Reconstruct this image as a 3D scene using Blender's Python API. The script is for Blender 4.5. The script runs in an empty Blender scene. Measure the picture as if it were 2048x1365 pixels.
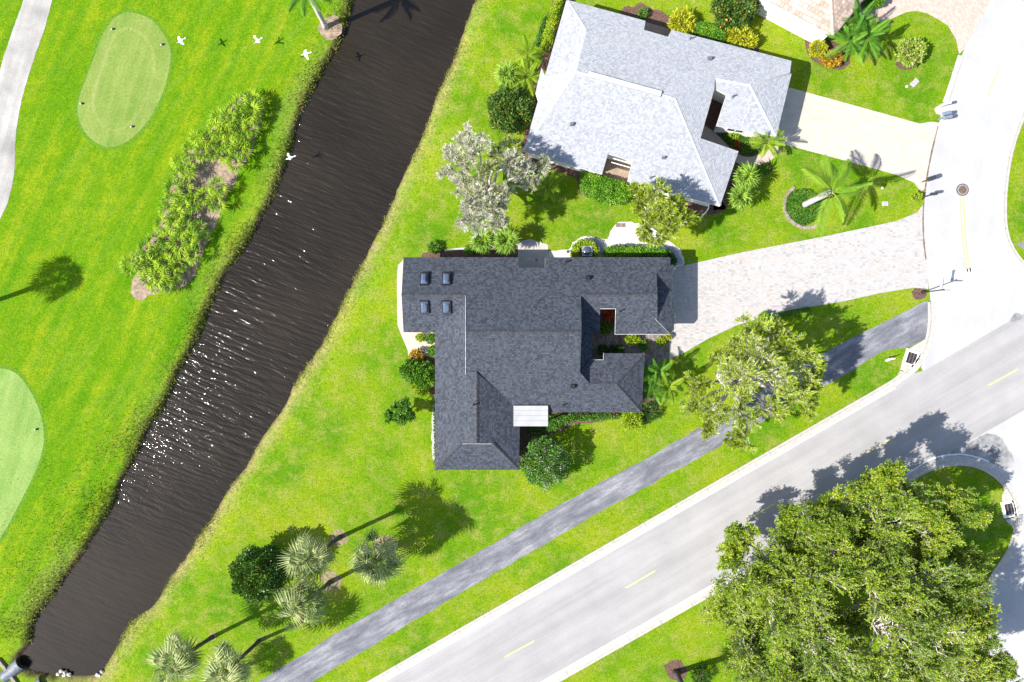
import bpy, math, random
import numpy as np
from mathutils import Vector

random.seed(7)
rng = np.random.default_rng(11)
scene = bpy.context.scene
COL = scene.collection

# ---------------------------------------------------------------- camera, sky, sun, exposure
S = 0.042            # metres per photo pixel on the ground
H = 57.0             # camera height
CX, CY = 1024.0, 682.5
cam = bpy.data.cameras.new("camera")
cam.sensor_width = 36.0
cam.lens = 36.0 * H / (2048 * S)
cam.clip_start = 0.5
cam.clip_end = 5000
camo = bpy.data.objects.new("camera", cam)
camo.location = (0, 0, H)
COL.objects.link(camo)
scene.camera = camo

SUN_EL = math.radians(43)
SHADOW_AZ = math.radians(20)          # shadows fall towards +x, a little +y
world = bpy.data.worlds.new("World")
scene.world = world
world.use_nodes = True
wn = world.node_tree
sky = wn.nodes.new("ShaderNodeTexSky")
sky.sky_type = 'NISHITA'
sky.sun_disc = False
sky.sun_elevation = SUN_EL
sky.sun_rotation = math.atan2(-math.cos(SHADOW_AZ), -math.sin(SHADOW_AZ))
wn.links.new(sky.outputs[0], wn.nodes["Background"].inputs[0])
wn.nodes["Background"].inputs[1].default_value = 0.11

sl = bpy.data.lights.new("sun", 'SUN')
sl.energy = 4.6
sl.angle = math.radians(0.53)
sl.color = (1.0, 0.965, 0.90)
so = bpy.data.objects.new("sun", sl)
LD = Vector((math.cos(SHADOW_AZ) * math.cos(SUN_EL), math.sin(SHADOW_AZ) * math.cos(SUN_EL), -math.sin(SUN_EL)))
so.rotation_euler = LD.to_track_quat('-Z', 'Y').to_euler()
so.location = (-40, -15, 60)
COL.objects.link(so)

scene.view_settings.view_transform = 'Standard'
scene.view_settings.look = 'None'
scene.view_settings.exposure = 1.45
scene.view_settings.gamma = 1.0
scene.view_settings.use_curve_mapping = False

# ---------------------------------------------------------------- helpers
def W(px, py, z=0.0):
    k = S * (H - z) / H
    return np.array(((px - CX) * k, (CY - py) * k, z))

def tag(o, label=None, cat=None, group=None, kind=None):
    if label: o['label'] = label
    if cat: o['category'] = cat
    if group: o['group'] = group
    if kind: o['kind'] = kind
    return o

def empty(name, loc, label=None, cat=None, group=None, kind=None):
    o = bpy.data.objects.new(name, None)
    o.empty_display_size = 0.3
    o.location = tuple(float(v) for v in loc)
    COL.objects.link(o)
    return tag(o, label, cat, group, kind)

def link(name, me, parent=None, world_coords=True):
    o = bpy.data.objects.new(name, me)
    COL.objects.link(o)
    if parent is not None:
        o.parent = parent
    return o

def rootloc(parent):
    v = np.zeros(3)
    p = parent
    while p is not None:
        v += np.array(p.location); p = p.parent
    return v

def mesh(name, V, F, mats, parent=None, tint=None, smooth=False, mi=None, uv=None):
    """V in world coordinates; F list of tuples or an int array (n,k)"""
    V = np.asarray(V, dtype=np.float64).reshape(-1, 3)
    if parent is not None:
        V = V - rootloc(parent)
    me = bpy.data.meshes.new(name)
    if isinstance(F, np.ndarray):
        n, k = F.shape
        me.vertices.add(len(V)); me.vertices.foreach_set('co', V.astype(np.float32).ravel())
        me.loops.add(n * k); me.loops.foreach_set('vertex_index', F.astype(np.int32).ravel())
        me.polygons.add(n)
        me.polygons.foreach_set('loop_start', np.arange(0, n * k, k, dtype=np.int32))
        me.polygons.foreach_set('loop_total', np.full(n, k, dtype=np.int32))
        me.update(calc_edges=True)
    else:
        me.from_pydata([tuple(v) for v in V], [], [tuple(int(i) for i in f) for f in F])
        me.update()
    if not isinstance(mats, (list, tuple)): mats = [mats]
    for m in mats: me.materials.append(m)
    if mi is not None: me.polygons.foreach_set('material_index', np.asarray(mi, dtype=np.int32))
    if tint is not None:
        a = me.attributes.new('tint', 'FLOAT', 'POINT'); a.data.foreach_set('value', np.asarray(tint, dtype=np.float32))
    if uv is not None:
        l = me.uv_layers.new(name='UVMap')
        vi = np.zeros(len(me.loops), dtype=np.int32); me.loops.foreach_get('vertex_index', vi)
        l.data.foreach_set('uv', np.asarray(uv, dtype=np.float32)[vi].ravel())
    if smooth: me.polygons.foreach_set('use_smooth', np.ones(len(me.polygons), dtype=bool))
    o = link(name, me, parent)
    return o

class MB:
    """collects boxes, tubes, lathes into one mesh"""
    def __init__(s): s.V = []; s.F = []; s.n = 0
    def add(s, V, F):
        V = np.asarray(V, dtype=float).reshape(-1, 3)
        s.V.append(V); s.F += [tuple(int(i) + s.n for i in f) for f in F]; s.n += len(V); return s
    def box(s, c, size, ang=0.0, taper=1.0):
        x, y, z = size[0] / 2, size[1] / 2, size[2] / 2
        P = np.array([(-x, -y, -z), (x, -y, -z), (x, y, -z), (-x, y, -z), (-x * taper, -y * taper, z), (x * taper, -y * taper, z), (x * taper, y * taper, z), (-x * taper, y * taper, z)])
        ca, sa = math.cos(ang), math.sin(ang)
        R = np.array([(ca, -sa, 0), (sa, ca, 0), (0, 0, 1)])
        return s.add(P @ R.T + np.array(c), [(3, 2, 1, 0), (4, 5, 6, 7), (0, 1, 5, 4), (1, 2, 6, 5), (2, 3, 7, 6), (3, 0, 4, 7)])
    def tube(s, P, R, n=8, caps=True):
        V, F = tube(P, R, n)
        k = len(P)
        if caps: F = F + [tuple(range(n))[::-1], tuple(range((k - 1) * n, k * n))]
        return s.add(V, F)
    def lathe(s, c, prof, n=16):
        """prof list of (r,z); closed at ends when r is 0"""
        V = []; F = []
        for r, z in prof:
            for i in range(n):
                a = 2 * math.pi * i / n
                V.append((c[0] + r * math.cos(a), c[1] + r * math.sin(a), c[2] + z))
        for j in range(len(prof) - 1):
            for i in range(n):
                F.append((j * n + i, j * n + (i + 1) % n, (j + 1) * n + (i + 1) % n, (j + 1) * n + i))
        F.append(tuple(range(n))[::-1]); F.append(tuple(range((len(prof) - 1) * n, len(prof) * n)))
        return s.add(V, F)
    def prism(s, P, z0, z1):
        P = [np.array(p[:2]) for p in P]
        n = len(P)
        if area2(P) < 0: P = P[::-1]
        V = [(p[0], p[1], z0) for p in P] + [(p[0], p[1], z1) for p in P]
        F = [tuple(range(n))[::-1], tuple(range(n, 2 * n))] + [(i, (i + 1) % n, n + (i + 1) % n, n + i) for i in range(n)]
        return s.add(V, F)
    def build(s, name, mats, parent=None, smooth=False):
        return mesh(name, np.vstack(s.V), s.F, mats, parent, smooth=smooth)

def area2(P):
    return sum(P[i][0] * P[(i + 1) % len(P)][1] - P[(i + 1) % len(P)][0] * P[i][1] for i in range(len(P)))

def tube(P, R, n=6):
    P = np.asarray(P, dtype=float); k = len(P)
    R = np.broadcast_to(np.asarray(R, dtype=float), (k,))
    V = np.zeros((k, n, 3))
    for i in range(k):
        t = P[min(i + 1, k - 1)] - P[max(i - 1, 0)]
        t = t / (np.linalg.norm(t) + 1e-9)
        ref = np.array((1.0, 0, 0)) if abs(t[0]) < 0.8 else np.array((0, 1.0, 0))
        a = np.cross(t, ref); a /= np.linalg.norm(a); b = np.cross(t, a)
        ang = np.arange(n) * 2 * math.pi / n
        V[i] = P[i] + R[i] * (np.cos(ang)[:, None] * a + np.sin(ang)[:, None] * b)
    F = [(i * n + j, i * n + (j + 1) % n, (i + 1) * n + (j + 1) % n, (i + 1) * n + j) for i in range(k - 1) for j in range(n)]
    return V.reshape(-1, 3), F

def tubes_straight(A, B, ra, rb, n=3):
    A = np.asarray(A); B = np.asarray(B); m = len(A)
    t = B - A; t /= (np.linalg.norm(t, axis=1, keepdims=True) + 1e-9)
    ref = np.where(np.abs(t[:, :1]) < 0.8, np.array([[1.0, 0, 0]]), np.array([[0, 1.0, 0]]))
    a = np.cross(t, ref); a /= np.linalg.norm(a, axis=1, keepdims=True); b = np.cross(t, a)
    ang = np.arange(n) * 2 * math.pi / n
    off = np.cos(ang)[None, :, None] * a[:, None] + np.sin(ang)[None, :, None] * b[:, None]
    ra = np.broadcast_to(np.asarray(ra, dtype=float), (m,))[:, None, None]; rb = np.broadcast_to(np.asarray(rb, dtype=float), (m,))[:, None, None]
    V = np.concatenate([A[:, None] + off * ra, B[:, None] + off * rb], axis=1).reshape(-1, 3)
    base = (np.arange(m) * 2 * n)[:, None, None]
    j = np.arange(n)
    q = np.stack([j, (j + 1) % n, n + (j + 1) % n, n + j], axis=1)[None]
    return V, (base + q).reshape(-1, 4)

def smooth_pts(pts, closed=True, sub=6):
    P = np.asarray(pts, dtype=float); n = len(P); out = []
    rngi = range(n) if closed else range(n - 1)
    for i in rngi:
        g = (lambda k: P[k % n]) if closed else (lambda k: P[min(max(k, 0), n - 1)])
        p0, p1, p2, p3 = g(i - 1), g(i), g(i + 1), g(i + 2)
        for j in range(sub):
            t = j / sub
            out.append(0.5 * ((2 * p1) + (-p0 + p2) * t + (2 * p0 - 5 * p1 + 4 * p2 - p3) * t * t + (-p0 + 3 * p1 - 3 * p2 + p3) * t ** 3))
    if not closed: out.append(P[-1])
    return np.array(out)

def resample(P, step, closed=True):
    P = np.asarray(P, dtype=float)
    Q = np.vstack([P, P[:1]]) if closed else P
    d = np.linalg.norm(np.diff(Q, axis=0), axis=1); cum = np.concatenate([[0], np.cumsum(d)])
    n = max(3, int(round(cum[-1] / step)))
    t = np.linspace(0, cum[-1], n + 1)
    if closed: t = t[:-1]
    return np.stack([np.interp(t, cum, Q[:, i]) for i in range(Q.shape[1])], axis=1)

def rough(P, amp, step, closed=True):
    Q = resample(P, step, closed)
    return Q + rng.normal(0, amp, Q.shape)

def gpoly(pts, z=0.0, smooth=False, amp=0.0, step=0.35):
    """photo pixels of a ground outline -> world xy"""
    if smooth: pts = smooth_pts(pts)
    P = np.array([W(x, y, z)[:2] for x, y in pts])
    if amp > 0: P = rough(P, amp, step)
    return P

def sheet(name, P, z, mat, parent=None, kind='structure', **kw):
    P = list(P)
    if area2(P) < 0: P = P[::-1]
    V = [(p[0], p[1], z) for p in P]
    o = mesh(name, V, [tuple(range(len(V)))], mat, parent)
    if kind and parent is None: o['kind'] = kind
    return o

def inside(P, X, Y):
    c = np.zeros(X.shape, dtype=bool); n = len(P)
    for i in range(n):
        x1, y1 = P[i][0], P[i][1]; x2, y2 = P[(i + 1) % n][0], P[(i + 1) % n][1]
        if y1 == y2: continue
        cond = ((y1 > Y) != (y2 > Y)) & (X < (x2 - x1) * (Y - y1) / (y2 - y1) + x1)
        c ^= cond
    return c

def dist_poly(P, X, Y, closed=True):
    d = np.full(X.shape, 1e9); n = len(P)
    for i in range(n if closed else n - 1):
        ax, ay = P[i][:2]; bx, by = P[(i + 1) % n][:2]
        dx, dy = bx - ax, by - ay
        t = np.clip(((X - ax) * dx + (Y - ay) * dy) / (dx * dx + dy * dy + 1e-12), 0, 1)
        d = np.minimum(d, np.hypot(X - ax - t * dx, Y - ay - t * dy))
    return d

def vnoise(X, Y, seed=0):
    """cheap smooth noise from summed sines"""
    r = np.random.default_rng(seed); v = np.zeros(np.shape(X))
    for k in range(7):
        a = r.uniform(0, 6.28); f = r.uniform(0.6, 1.8); p = r.uniform(0, 6.28)
        v = v + np.sin((X * math.cos(a) + Y * math.sin(a)) * f + p)
    return v / 4.0

# ---------------------------------------------------------------- materials
class NT:
    def __init__(s, name):
        s.m = bpy.data.materials.new(name); s.m.use_nodes = True
        s.t = s.m.node_tree; s.b = s.t.nodes["Principled BSDF"]
    def n(s, ty, **kw):
        nd = s.t.nodes.new(ty)
        for k, v in kw.items():
            if k == 'ins':
                for kk, vv in v.items():
                    if isinstance(vv, bpy.types.NodeSocket): s.t.links.new(vv, nd.inputs[kk])
                    else: nd.inputs[kk].default_value = vv
            else: setattr(nd, k, v)
        return nd
    def l(s, a, b): s.t.links.new(a, b)
    def pos(s): return s.n('ShaderNodeNewGeometry').outputs['Position']
    def mapping(s, vec, scale=(1, 1, 1), rz=0.0, loc=(0, 0, 0)):
        if rz: vec = s.n('ShaderNodeMapping', ins={'Vector': vec, 'Rotation': (0, 0, rz)}).outputs[0]   # turn first, then scale
        return s.n('ShaderNodeMapping', ins={'Vector': vec, 'Scale': scale, 'Location': loc}).outputs[0]
    def noise(s, vec, scale, detail=3, rough=0.55):
        return s.n('ShaderNodeTexNoise', ins={'Vector': vec, 'Scale': scale, 'Detail': detail, 'Roughness': rough}).outputs[0]
    def ramp(s, fac, stops, interp='LINEAR'):
        r = s.n('ShaderNodeValToRGB', ins={'Fac': fac}); cr = r.color_ramp; cr.interpolation = interp
        while len(cr.elements) < len(stops): cr.elements.new(0.5)
        for e, (p, c) in zip(cr.elements, stops):
            e.position = p; e.color = (c[0], c[1], c[2], 1) if isinstance(c, (tuple, list)) else (c, c, c, 1)
        return r.outputs[0]
    def mix(s, fac, a, b, mode='MIX'):
        nd = s.n('ShaderNodeMix', data_type='RGBA', blend_type=mode)
        for i, v in ((0, fac), (6, a), (7, b)):
            if isinstance(v, bpy.types.NodeSocket): s.l(v, nd.inputs[i])
            elif i == 0: nd.inputs[0].default_value = v
            else: nd.inputs[i].default_value = (v[0], v[1], v[2], 1) if isinstance(v, (tuple, list)) else (v, v, v, 1)
        return nd.outputs[2]
    def math(s, op, a, b=0.0):
        nd = s.n('ShaderNodeMath', operation=op)
        for i, v in ((0, a), (1, b)):
            if isinstance(v, bpy.types.NodeSocket): s.l(v, nd.inputs[i])
            else: nd.inputs[i].default_value = v
        return nd.outputs[0]
    def bump(s, h, strength=0.3, dist=0.05):
        nb = s.n('ShaderNodeBump', ins={'Height': h, 'Strength': strength, 'Distance': dist}); s.l(nb.outputs[0], s.b.inputs['Normal'])
    def done(s, col, rough=0.8, spec=0.3):
        if isinstance(col, bpy.types.NodeSocket): s.l(col, s.b.inputs['Base Color'])
        else: s.b.inputs['Base Color'].default_value = (col[0], col[1], col[2], 1)
        if isinstance(rough, bpy.types.NodeSocket): s.l(rough, s.b.inputs['Roughness'])
        else: s.b.inputs['Roughness'].default_value = rough
        s.b.inputs['Specular IOR Level'].default_value = spec
        return s.m

def plain(name, c, rough=0.7, var=0.25, scale=6.0, spec=0.3, metallic=0.0):
    t = NT(name)
    n1 = t.noise(t.pos(), scale, 4)
    lo = tuple(max(0, v * (1 - var)) for v in c); hi = tuple(min(1, v * (1 + var)) for v in c)
    t.b.inputs['Metallic'].default_value = metallic
    return t.done(t.ramp(n1, [(0.3, lo), (0.7, hi)]), rough, spec)

def leafmat(name, stops, transl=0.25, rough=0.5, spec=0.25):
    """stops: (tint position, colour)"""
    t = NT(name)
    a = t.n('ShaderNodeAttribute', attribute_name='tint').outputs['Fac']
    c = t.ramp(a, stops)
    t.done(c, rough, spec)
    tr = t.n('ShaderNodeBsdfTranslucent', ins={'Color': t.mix(0.5, c, (0.20, 0.26, 0.01))})
    ms = t.n('ShaderNodeMixShader', ins={0: transl, 1: t.b.outputs[0], 2: tr.outputs[0]})
    t.l(ms.outputs[0], t.t.nodes['Material Output'].inputs[0])
    return t.m

def frondmat(name, lo, hi, transl=0.2, rough=0.4):
    t = NT(name)
    oi = t.n('ShaderNodeObjectInfo').outputs['Random']
    n1 = t.noise(t.pos(), 2.5, 2)
    f = t.math('ADD', t.math('MULTIPLY', oi, 0.55), t.math('MULTIPLY', n1, 0.5))
    c = t.ramp(f, [(0.15, lo), (0.85, hi)])
    t.done(c, 0.55, 0.2)
    tr = t.n('ShaderNodeBsdfTranslucent', ins={'Color': c})
    ms = t.n('ShaderNodeMixShader', ins={0: transl, 1: t.b.outputs[0], 2: tr.outputs[0]})
    t.l(ms.outputs[0], t.t.nodes['Material Output'].inputs[0])
    return t.m

def grass_mat():
    t = NT('lawn_grass'); p = t.pos()
    big = t.noise(p, 0.16, 5, 0.6); mid = t.noise(p, 0.9, 5, 0.65); fine = t.noise(p, 3.2, 5, 0.75); grain = t.noise(p, 8.5, 3, 0.8)
    home = t.ramp(big, [(0.38, (0.062, 0.146, 0.004)), (0.50, (0.106, 0.180, 0.005)), (0.62, (0.152, 0.200, 0.008))])
    home = t.mix(t.ramp(mid, [(0.46, 0.0), (0.68, 0.70)]), home, (0.190, 0.196, 0.040))
    home = t.mix(t.ramp(t.noise(p, 0.55, 4, 0.7), [(0.52, 0.0), (0.74, 0.45)]), home, (0.062, 0.145, 0.002))
    home = t.mix(t.ramp(fine, [(0.58, 0.0), (0.75, 0.6)]), home, (0.045, 0.110, 0.003))
    st = t.noise(t.mapping(p, (0.07, 0.75, 1), rz=-math.radians(66)), 1.0, 4, 0.6)
    st2 = t.noise(t.mapping(p, (0.10, 1.4, 1), rz=-math.radians(48)), 1.0, 3, 0.6)
    golf = t.ramp(t.math('ADD', t.math('MULTIPLY', st, 0.6), t.math('MULTIPLY', mid, 0.4)), [(0.36, (0.050, 0.140, 0.002)), (0.50, (0.090, 0.172, 0.003)), (0.64, (0.165, 0.210, 0.006))])
    golf = t.mix(t.ramp(st2, [(0.48, 0.0), (0.75, 0.40)]), golf, (0.130, 0.195, 0.022))
    golf = t.mix(t.ramp(t.noise(p, 0.11, 3), [(0.45, 0.0), (0.65, 0.45)]), golf, (0.055, 0.150, 0.002))
    ga = t.n('ShaderNodeAttribute', attribute_name='golf').outputs['Fac']
    c = t.mix(ga, home, golf)
    c = t.mix(t.ramp(t.noise(p, 1.9, 6, 0.8), [(0.62, 0.0), (0.78, 0.45)]), c, (0.200, 0.175, 0.070))
    ba = t.n('ShaderNodeAttribute', attribute_name='bank').outputs['Fac']
    dryf = t.math('MULTIPLY', ba, t.ramp(t.noise(p, 1.1, 5, 0.7), [(0.30, 0.15), (0.62, 1.0)]))
    c = t.mix(dryf, c, t.mix(t.noise(p, 4.0, 3), (0.165, 0.160, 0.035), (0.270, 0.205, 0.115)))
    sa = t.n('ShaderNodeAttribute', attribute_name='soil').outputs['Fac']
    c = t.mix(sa, c, t.ramp(t.noise(p, 5.0, 4), [(0.35, (0.030, 0.018, 0.010)), (0.65, (0.085, 0.055, 0.034))]))
    c = t.mix(1.0, c, t.ramp(grain, [(0.30, 0.50), (0.70, 1.42)]), 'MULTIPLY')
    c = t.mix(1.0, c, t.ramp(fine, [(0.32, 0.76), (0.68, 1.20)]), 'MULTIPLY')
    t.bump(grain, 0.55, 0.06)
    return t.done(c, 0.95, 0.04)

def turf_mat(name, lo, hi):
    t = NT(name); p = t.pos()
    st = t.noise(t.mapping(p, (0.08, 1.1, 1), rz=-math.radians(74)), 1.0, 4, 0.6)
    c = t.ramp(st, [(0.35, lo), (0.65, hi)])
    c = t.mix(t.ramp(t.noise(p, 0.5, 5, 0.65), [(0.45, 0.0), (0.7, 0.6)]), c, tuple(v * 1.15 for v in hi))
    c = t.mix(1.0, c, t.ramp(t.noise(p, 6, 4, 0.8), [(0.3, 0.72), (0.7, 1.25)]), 'MULTIPLY')
    t.bump(t.noise(p, 16, 2), 0.25, 0.03)
    return t.done(c, 0.9, 0.15)

def road_mat(name, base, ang, streak=0.12, patch=0.10, speck=0.12):
    t = NT(name); p = t.pos()
    s1 = t.noise(t.mapping(p, (0.05, 0.9, 1), rz=-ang), 1.0, 4, 0.6)
    s2 = t.noise(p, 0.35, 4); s3 = t.noise(p, 9, 3, 0.8)
    def band(f, a): return t.ramp(f, [(0.3, 1 - a), (0.7, 1 + a)])
    c = t.mix(1.0, base, band(s1, streak), 'MULTIPLY'); c = t.mix(1.0, c, band(s2, patch), 'MULTIPLY'); c = t.mix(1.0, c, band(s3, speck), 'MULTIPLY')
    blot = t.noise(p, 1.1, 2, 0.5)
    c = t.mix(t.ramp(blot, [(0.74, 0.0), (0.80, 0.35)]), c, tuple(v * 0.5 for v in base))
    t.bump(s3, 0.2, 0.01)
    return t.done(c, 0.85, 0.25)

def asphalt_path_mat():
    t = NT('worn_asphalt'); p = t.pos()
    s1 = t.noise(t.mapping(p, (0.28, 1.3, 1), rz=-math.radians(30)), 1.0, 6, 0.72)
    s2 = t.noise(p, 0.55, 5, 0.65); s3 = t.noise(p, 10, 3, 0.8)
    c = t.ramp(s1, [(0.32, (0.070, 0.072, 0.086)), (0.50, (0.130, 0.131, 0.146)), (0.66, (0.225, 0.222, 0.228))])
    c = t.mix(t.ramp(s2, [(0.45, 0.0), (0.72, 0.65)]), c, (0.058, 0.060, 0.072))
    c = t.mix(1.0, c, t.ramp(s3, [(0.3, 0.78), (0.7, 1.22)]), 'MULTIPLY')
    t.bump(s3, 0.3, 0.02)
    return t.done(c, 0.88, 0.25)

def shingle_mat(name, lo, hi, accent, spread=0.28):
    t = NT(name)
    uv = t.n('ShaderNodeUVMap', uv_map='UVMap').outputs[0]
    br = t.n('ShaderNodeTexBrick', offset=0.5, ins={'Vector': uv, 'Color1': (0, 0, 0, 1), 'Color2': (1, 1, 1, 1), 'Mortar': (0.1, 0.1, 0.1, 1), 'Scale': 1.0, 'Mortar Size': 0.006, 'Mortar Smooth': 0.1, 'Bias': 0.0, 'Brick Width': 0.24, 'Row Height': 0.15})
    v = t.n('ShaderNodeTexWhiteNoise', noise_dimensions='2D', ins={'Vector': t.n('ShaderNodeVectorMath', operation='FLOOR', ins={0: t.mapping(uv, (6.2, 6.6667, 1))}).outputs[0]}).outputs[0]
    f = t.math('ADD', t.math('MULTIPLY', br.outputs[0], 0.35), t.math('MULTIPLY', v, 0.65))
    c = t.ramp(f, [(0.10, lo), (0.90, hi)])
    c = t.mix(t.ramp(t.noise(uv, 0.35, 4), [(0.5, 0.0), (0.75, 0.5)]), c, accent)
    c = t.mix(1.0, c, t.ramp(t.noise(uv, 9, 3, 0.8), [(0.3, 1 - spread), (0.7, 1 + spread)]), 'MULTIPLY')
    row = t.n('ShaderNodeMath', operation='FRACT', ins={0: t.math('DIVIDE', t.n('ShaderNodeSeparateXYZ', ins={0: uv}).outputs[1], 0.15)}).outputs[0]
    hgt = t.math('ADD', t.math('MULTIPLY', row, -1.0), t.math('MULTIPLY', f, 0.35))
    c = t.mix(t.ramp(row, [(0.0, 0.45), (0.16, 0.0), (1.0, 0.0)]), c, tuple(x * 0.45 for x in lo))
    t.bump(hgt, 0.6, 0.02)
    return t.done(c, 0.85, 0.25)

def tile_roof_mat():
    t = NT('tan_roof_tile')
    uv = t.n('ShaderNodeUVMap', uv_map='UVMap').outputs[0]
    br = t.n('ShaderNodeTexBrick', offset=0.5, ins={'Vector': uv, 'Color1': (0.27, 0.19, 0.15, 1), 'Color2': (0.40, 0.31, 0.26, 1), 'Mortar': (0.13, 0.09, 0.07, 1), 'Scale': 1.0, 'Mortar Size': 0.014, 'Mortar Smooth': 0.3, 'Brick Width': 0.33, 'Row Height': 0.34})
    c = t.mix(1.0, br.outputs[0], t.ramp(t.noise(uv, 2.0, 4), [(0.3, 0.8), (0.7, 1.2)]), 'MULTIPLY')
    t.bump(br.outputs['Fac'], -0.5, 0.03)
    return t.done(c, 0.8, 0.3)

def paver_mat(name, cols, size=(0.22, 0.14), ang=0.0, joint=(0.10, 0.09, 0.085), patch=None, patch_scale=0.8):
    t = NT(name); p = t.mapping(t.pos(), rz=ang)
    br = t.n('ShaderNodeTexBrick', offset=0.5, ins={'Vector': p, 'Color1': (0, 0, 0, 1), 'Color2': (1, 1, 1, 1), 'Mortar': (0.5, 0.5, 0.5, 1), 'Scale': 1.0, 'Mortar Size': 0.008, 'Brick Width': size[0], 'Row Height': size[1]})
    wnz = t.n('ShaderNodeTexWhiteNoise', noise_dimensions='2D', ins={'Vector': t.n('ShaderNodeVectorMath', operation='FLOOR', ins={0: t.mapping(p, (1 / size[0], 1 / size[1], 1))}).outputs[0]}).outputs[0]
    f = t.math('ADD', t.math('MULTIPLY', wnz, 0.55), t.math('MULTIPLY', t.noise(p, 1.6, 5, 0.7), 0.45))
    n = len(cols)
    c = t.ramp(f, [(0.18 + 0.64 * i / (n - 1), cc) for i, cc in enumerate(cols)])
    if patch: c = t.mix(t.ramp(t.noise(p, patch_scale, 5, 0.65), [(0.48, 0.0), (0.68, 0.75)]), c, patch)
    c = t.mix(t.ramp(br.outputs['Fac'], [(0.5, 0.0), (0.9, 0.75)]), c, joint)
    t.bump(br.outputs['Fac'], -0.35, 0.01)
    return t.done(c, 0.85, 0.25)

def water_mat():
    t = NT('dark_canal_water'); p = t.pos()
    w = t.mapping(p, (1, 1, 1), rz=math.radians(20))
    warp = t.mix(0.30, w, t.n('ShaderNodeTexNoise', ins={'Vector': w, 'Scale': 0.45, 'Detail': 3.0}).outputs[1], 'ADD')
    wv = t.noise(t.mapping(warp, (0.50, 3.2, 1)), 0.95, 1.5, 0.5)
    wv2 = t.noise(t.mapping(warp, (0.8, 3.4, 1), rz=math.radians(14)), 1.9, 1.5, 0.5)
    chop = t.noise(t.mapping(p, (1, 1, 1)), 7.0, 2.0, 0.5)
    h = t.math('ADD', t.math('MULTIPLY', wv, 1.35), t.math('ADD', t.math('MULTIPLY', wv2, 0.30), t.math('MULTIPLY', chop, 0.23)))
    calm = t.n('ShaderNodeAttribute', attribute_name='calm').outputs['Fac']
    h = t.math('MULTIPLY', h, t.math('SUBTRACT', 1.0, t.math('MULTIPLY', calm, 0.8)))
    t.bump(h, 1.0, 0.082)
    c = t.ramp(t.noise(p, 0.12, 3), [(0.35, (0.0125, 0.0096, 0.0062)), (0.65, (0.0180, 0.0138, 0.0088))])
    t.b.inputs['IOR'].default_value = 1.333
    t.done(c, 0.07, 0.5)
    return t.m

M = {}
M['grass'] = grass_mat()
M['turf'] = turf_mat('mown_tee_turf', (0.096, 0.158, 0.022), (0.150, 0.192, 0.042))
M['turf_pale'] = turf_mat('pale_tee_turf', (0.104, 0.188, 0.032), (0.160, 0.226, 0.060))
M['water'] = water_mat()
M['main_road'] = road_mat('aged_light_asphalt', (0.240, 0.230, 0.226), math.radians(30), 0.13, 0.08, 0.08)
M['street'] = road_mat('bleached_street_asphalt', (0.298, 0.293, 0.292), math.radians(80), 0.05, 0.08, 0.08)
M['asphalt_path'] = asphalt_path_mat()
M['concrete_path'] = road_mat('weathered_concrete', (0.255, 0.242, 0.225), math.radians(75), 0.22, 0.30, 0.14)
M['kerb'] = plain('kerb_concrete', (0.32, 0.295, 0.265), 0.85, 0.14, 3.0)
M['slab'] = plain('pale_concrete', (0.345, 0.305, 0.255), 0.85, 0.10, 1.2)
M['walk'] = plain('beige_walk_concrete', (0.33, 0.275, 0.225), 0.85, 0.1, 1.5)
M['white_gravel'] = plain('white_gravel', (0.42, 0.39, 0.36), 0.9, 0.45, 14.0)
M['grey_gravel'] = plain('grey_gravel', (0.26, 0.25, 0.27), 0.9, 0.6, 16.0)
M['sand'] = plain('sandy_bed_soil', (0.205, 0.150, 0.108), 0.95, 0.45, 3.0)
M['ring'] = plain('thin_dry_grass', (0.165, 0.135, 0.070), 0.95, 0.5, 5.0)
M['mulch'] = plain('brown_mulch', (0.085, 0.048, 0.035), 0.95, 0.6, 7.0)
M['pavers'] = paver_mat('pale_mixed_pavers', [(0.195, 0.194, 0.204), (0.290, 0.276, 0.268), (0.325, 0.306, 0.293), (0.295, 0.254, 0.226), (0.375, 0.358, 0.345)], (0.23, 0.15), 0.0, (0.20, 0.19, 0.185), (0.320, 0.310, 0.306), 0.7)
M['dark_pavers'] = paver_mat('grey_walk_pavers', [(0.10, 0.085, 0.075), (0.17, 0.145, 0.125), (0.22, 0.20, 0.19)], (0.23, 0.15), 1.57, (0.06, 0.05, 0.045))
M['pink_pavers'] = paver_mat('pink_drive_pavers', [(0.30, 0.225, 0.185), (0.35, 0.275, 0.23), (0.39, 0.315, 0.27)], (0.23, 0.15), 0.9, (0.30, 0.22, 0.18))
M['grey_tile'] = paver_mat('grey_patio_tile', [(0.30, 0.28, 0.255), (0.37, 0.34, 0.31)], (0.32, 0.32), 0.0, (0.2, 0.18, 0.16))
M['patio_tile'] = paver_mat('tan_patio_tile', [(0.20, 0.15, 0.11), (0.25, 0.19, 0.145)], (0.32, 0.32), 0.267, (0.11, 0.085, 0.07))
M['shingle_dark'] = shingle_mat('charcoal_shingle', (0.019, 0.022, 0.029), (0.052, 0.059, 0.075), (0.036, 0.040, 0.051))
M['shingle_white'] = shingle_mat('pale_grey_shingle', (0.195, 0.201, 0.222), (0.292, 0.298, 0.310), (0.255, 0.261, 0.273), 0.13)
M['roof_tile'] = tile_roof_mat()
M['fascia'] = plain('white_painted_trim', (0.62, 0.60, 0.57), 0.5, 0.05)
M['stucco_white'] = plain('white_stucco', (0.66, 0.63, 0.59), 0.9, 0.05)
M['stucco_cream'] = plain('cream_stucco', (0.50, 0.45, 0.38), 0.9, 0.06)
M['cap_dark'] = plain('charcoal_ridge_shingle', (0.034, 0.036, 0.043), 0.85, 0.5, 5.0)
M['cap_white'] = plain('pale_ridge_shingle', (0.31, 0.315, 0.325), 0.85, 0.2, 5.0)
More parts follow.
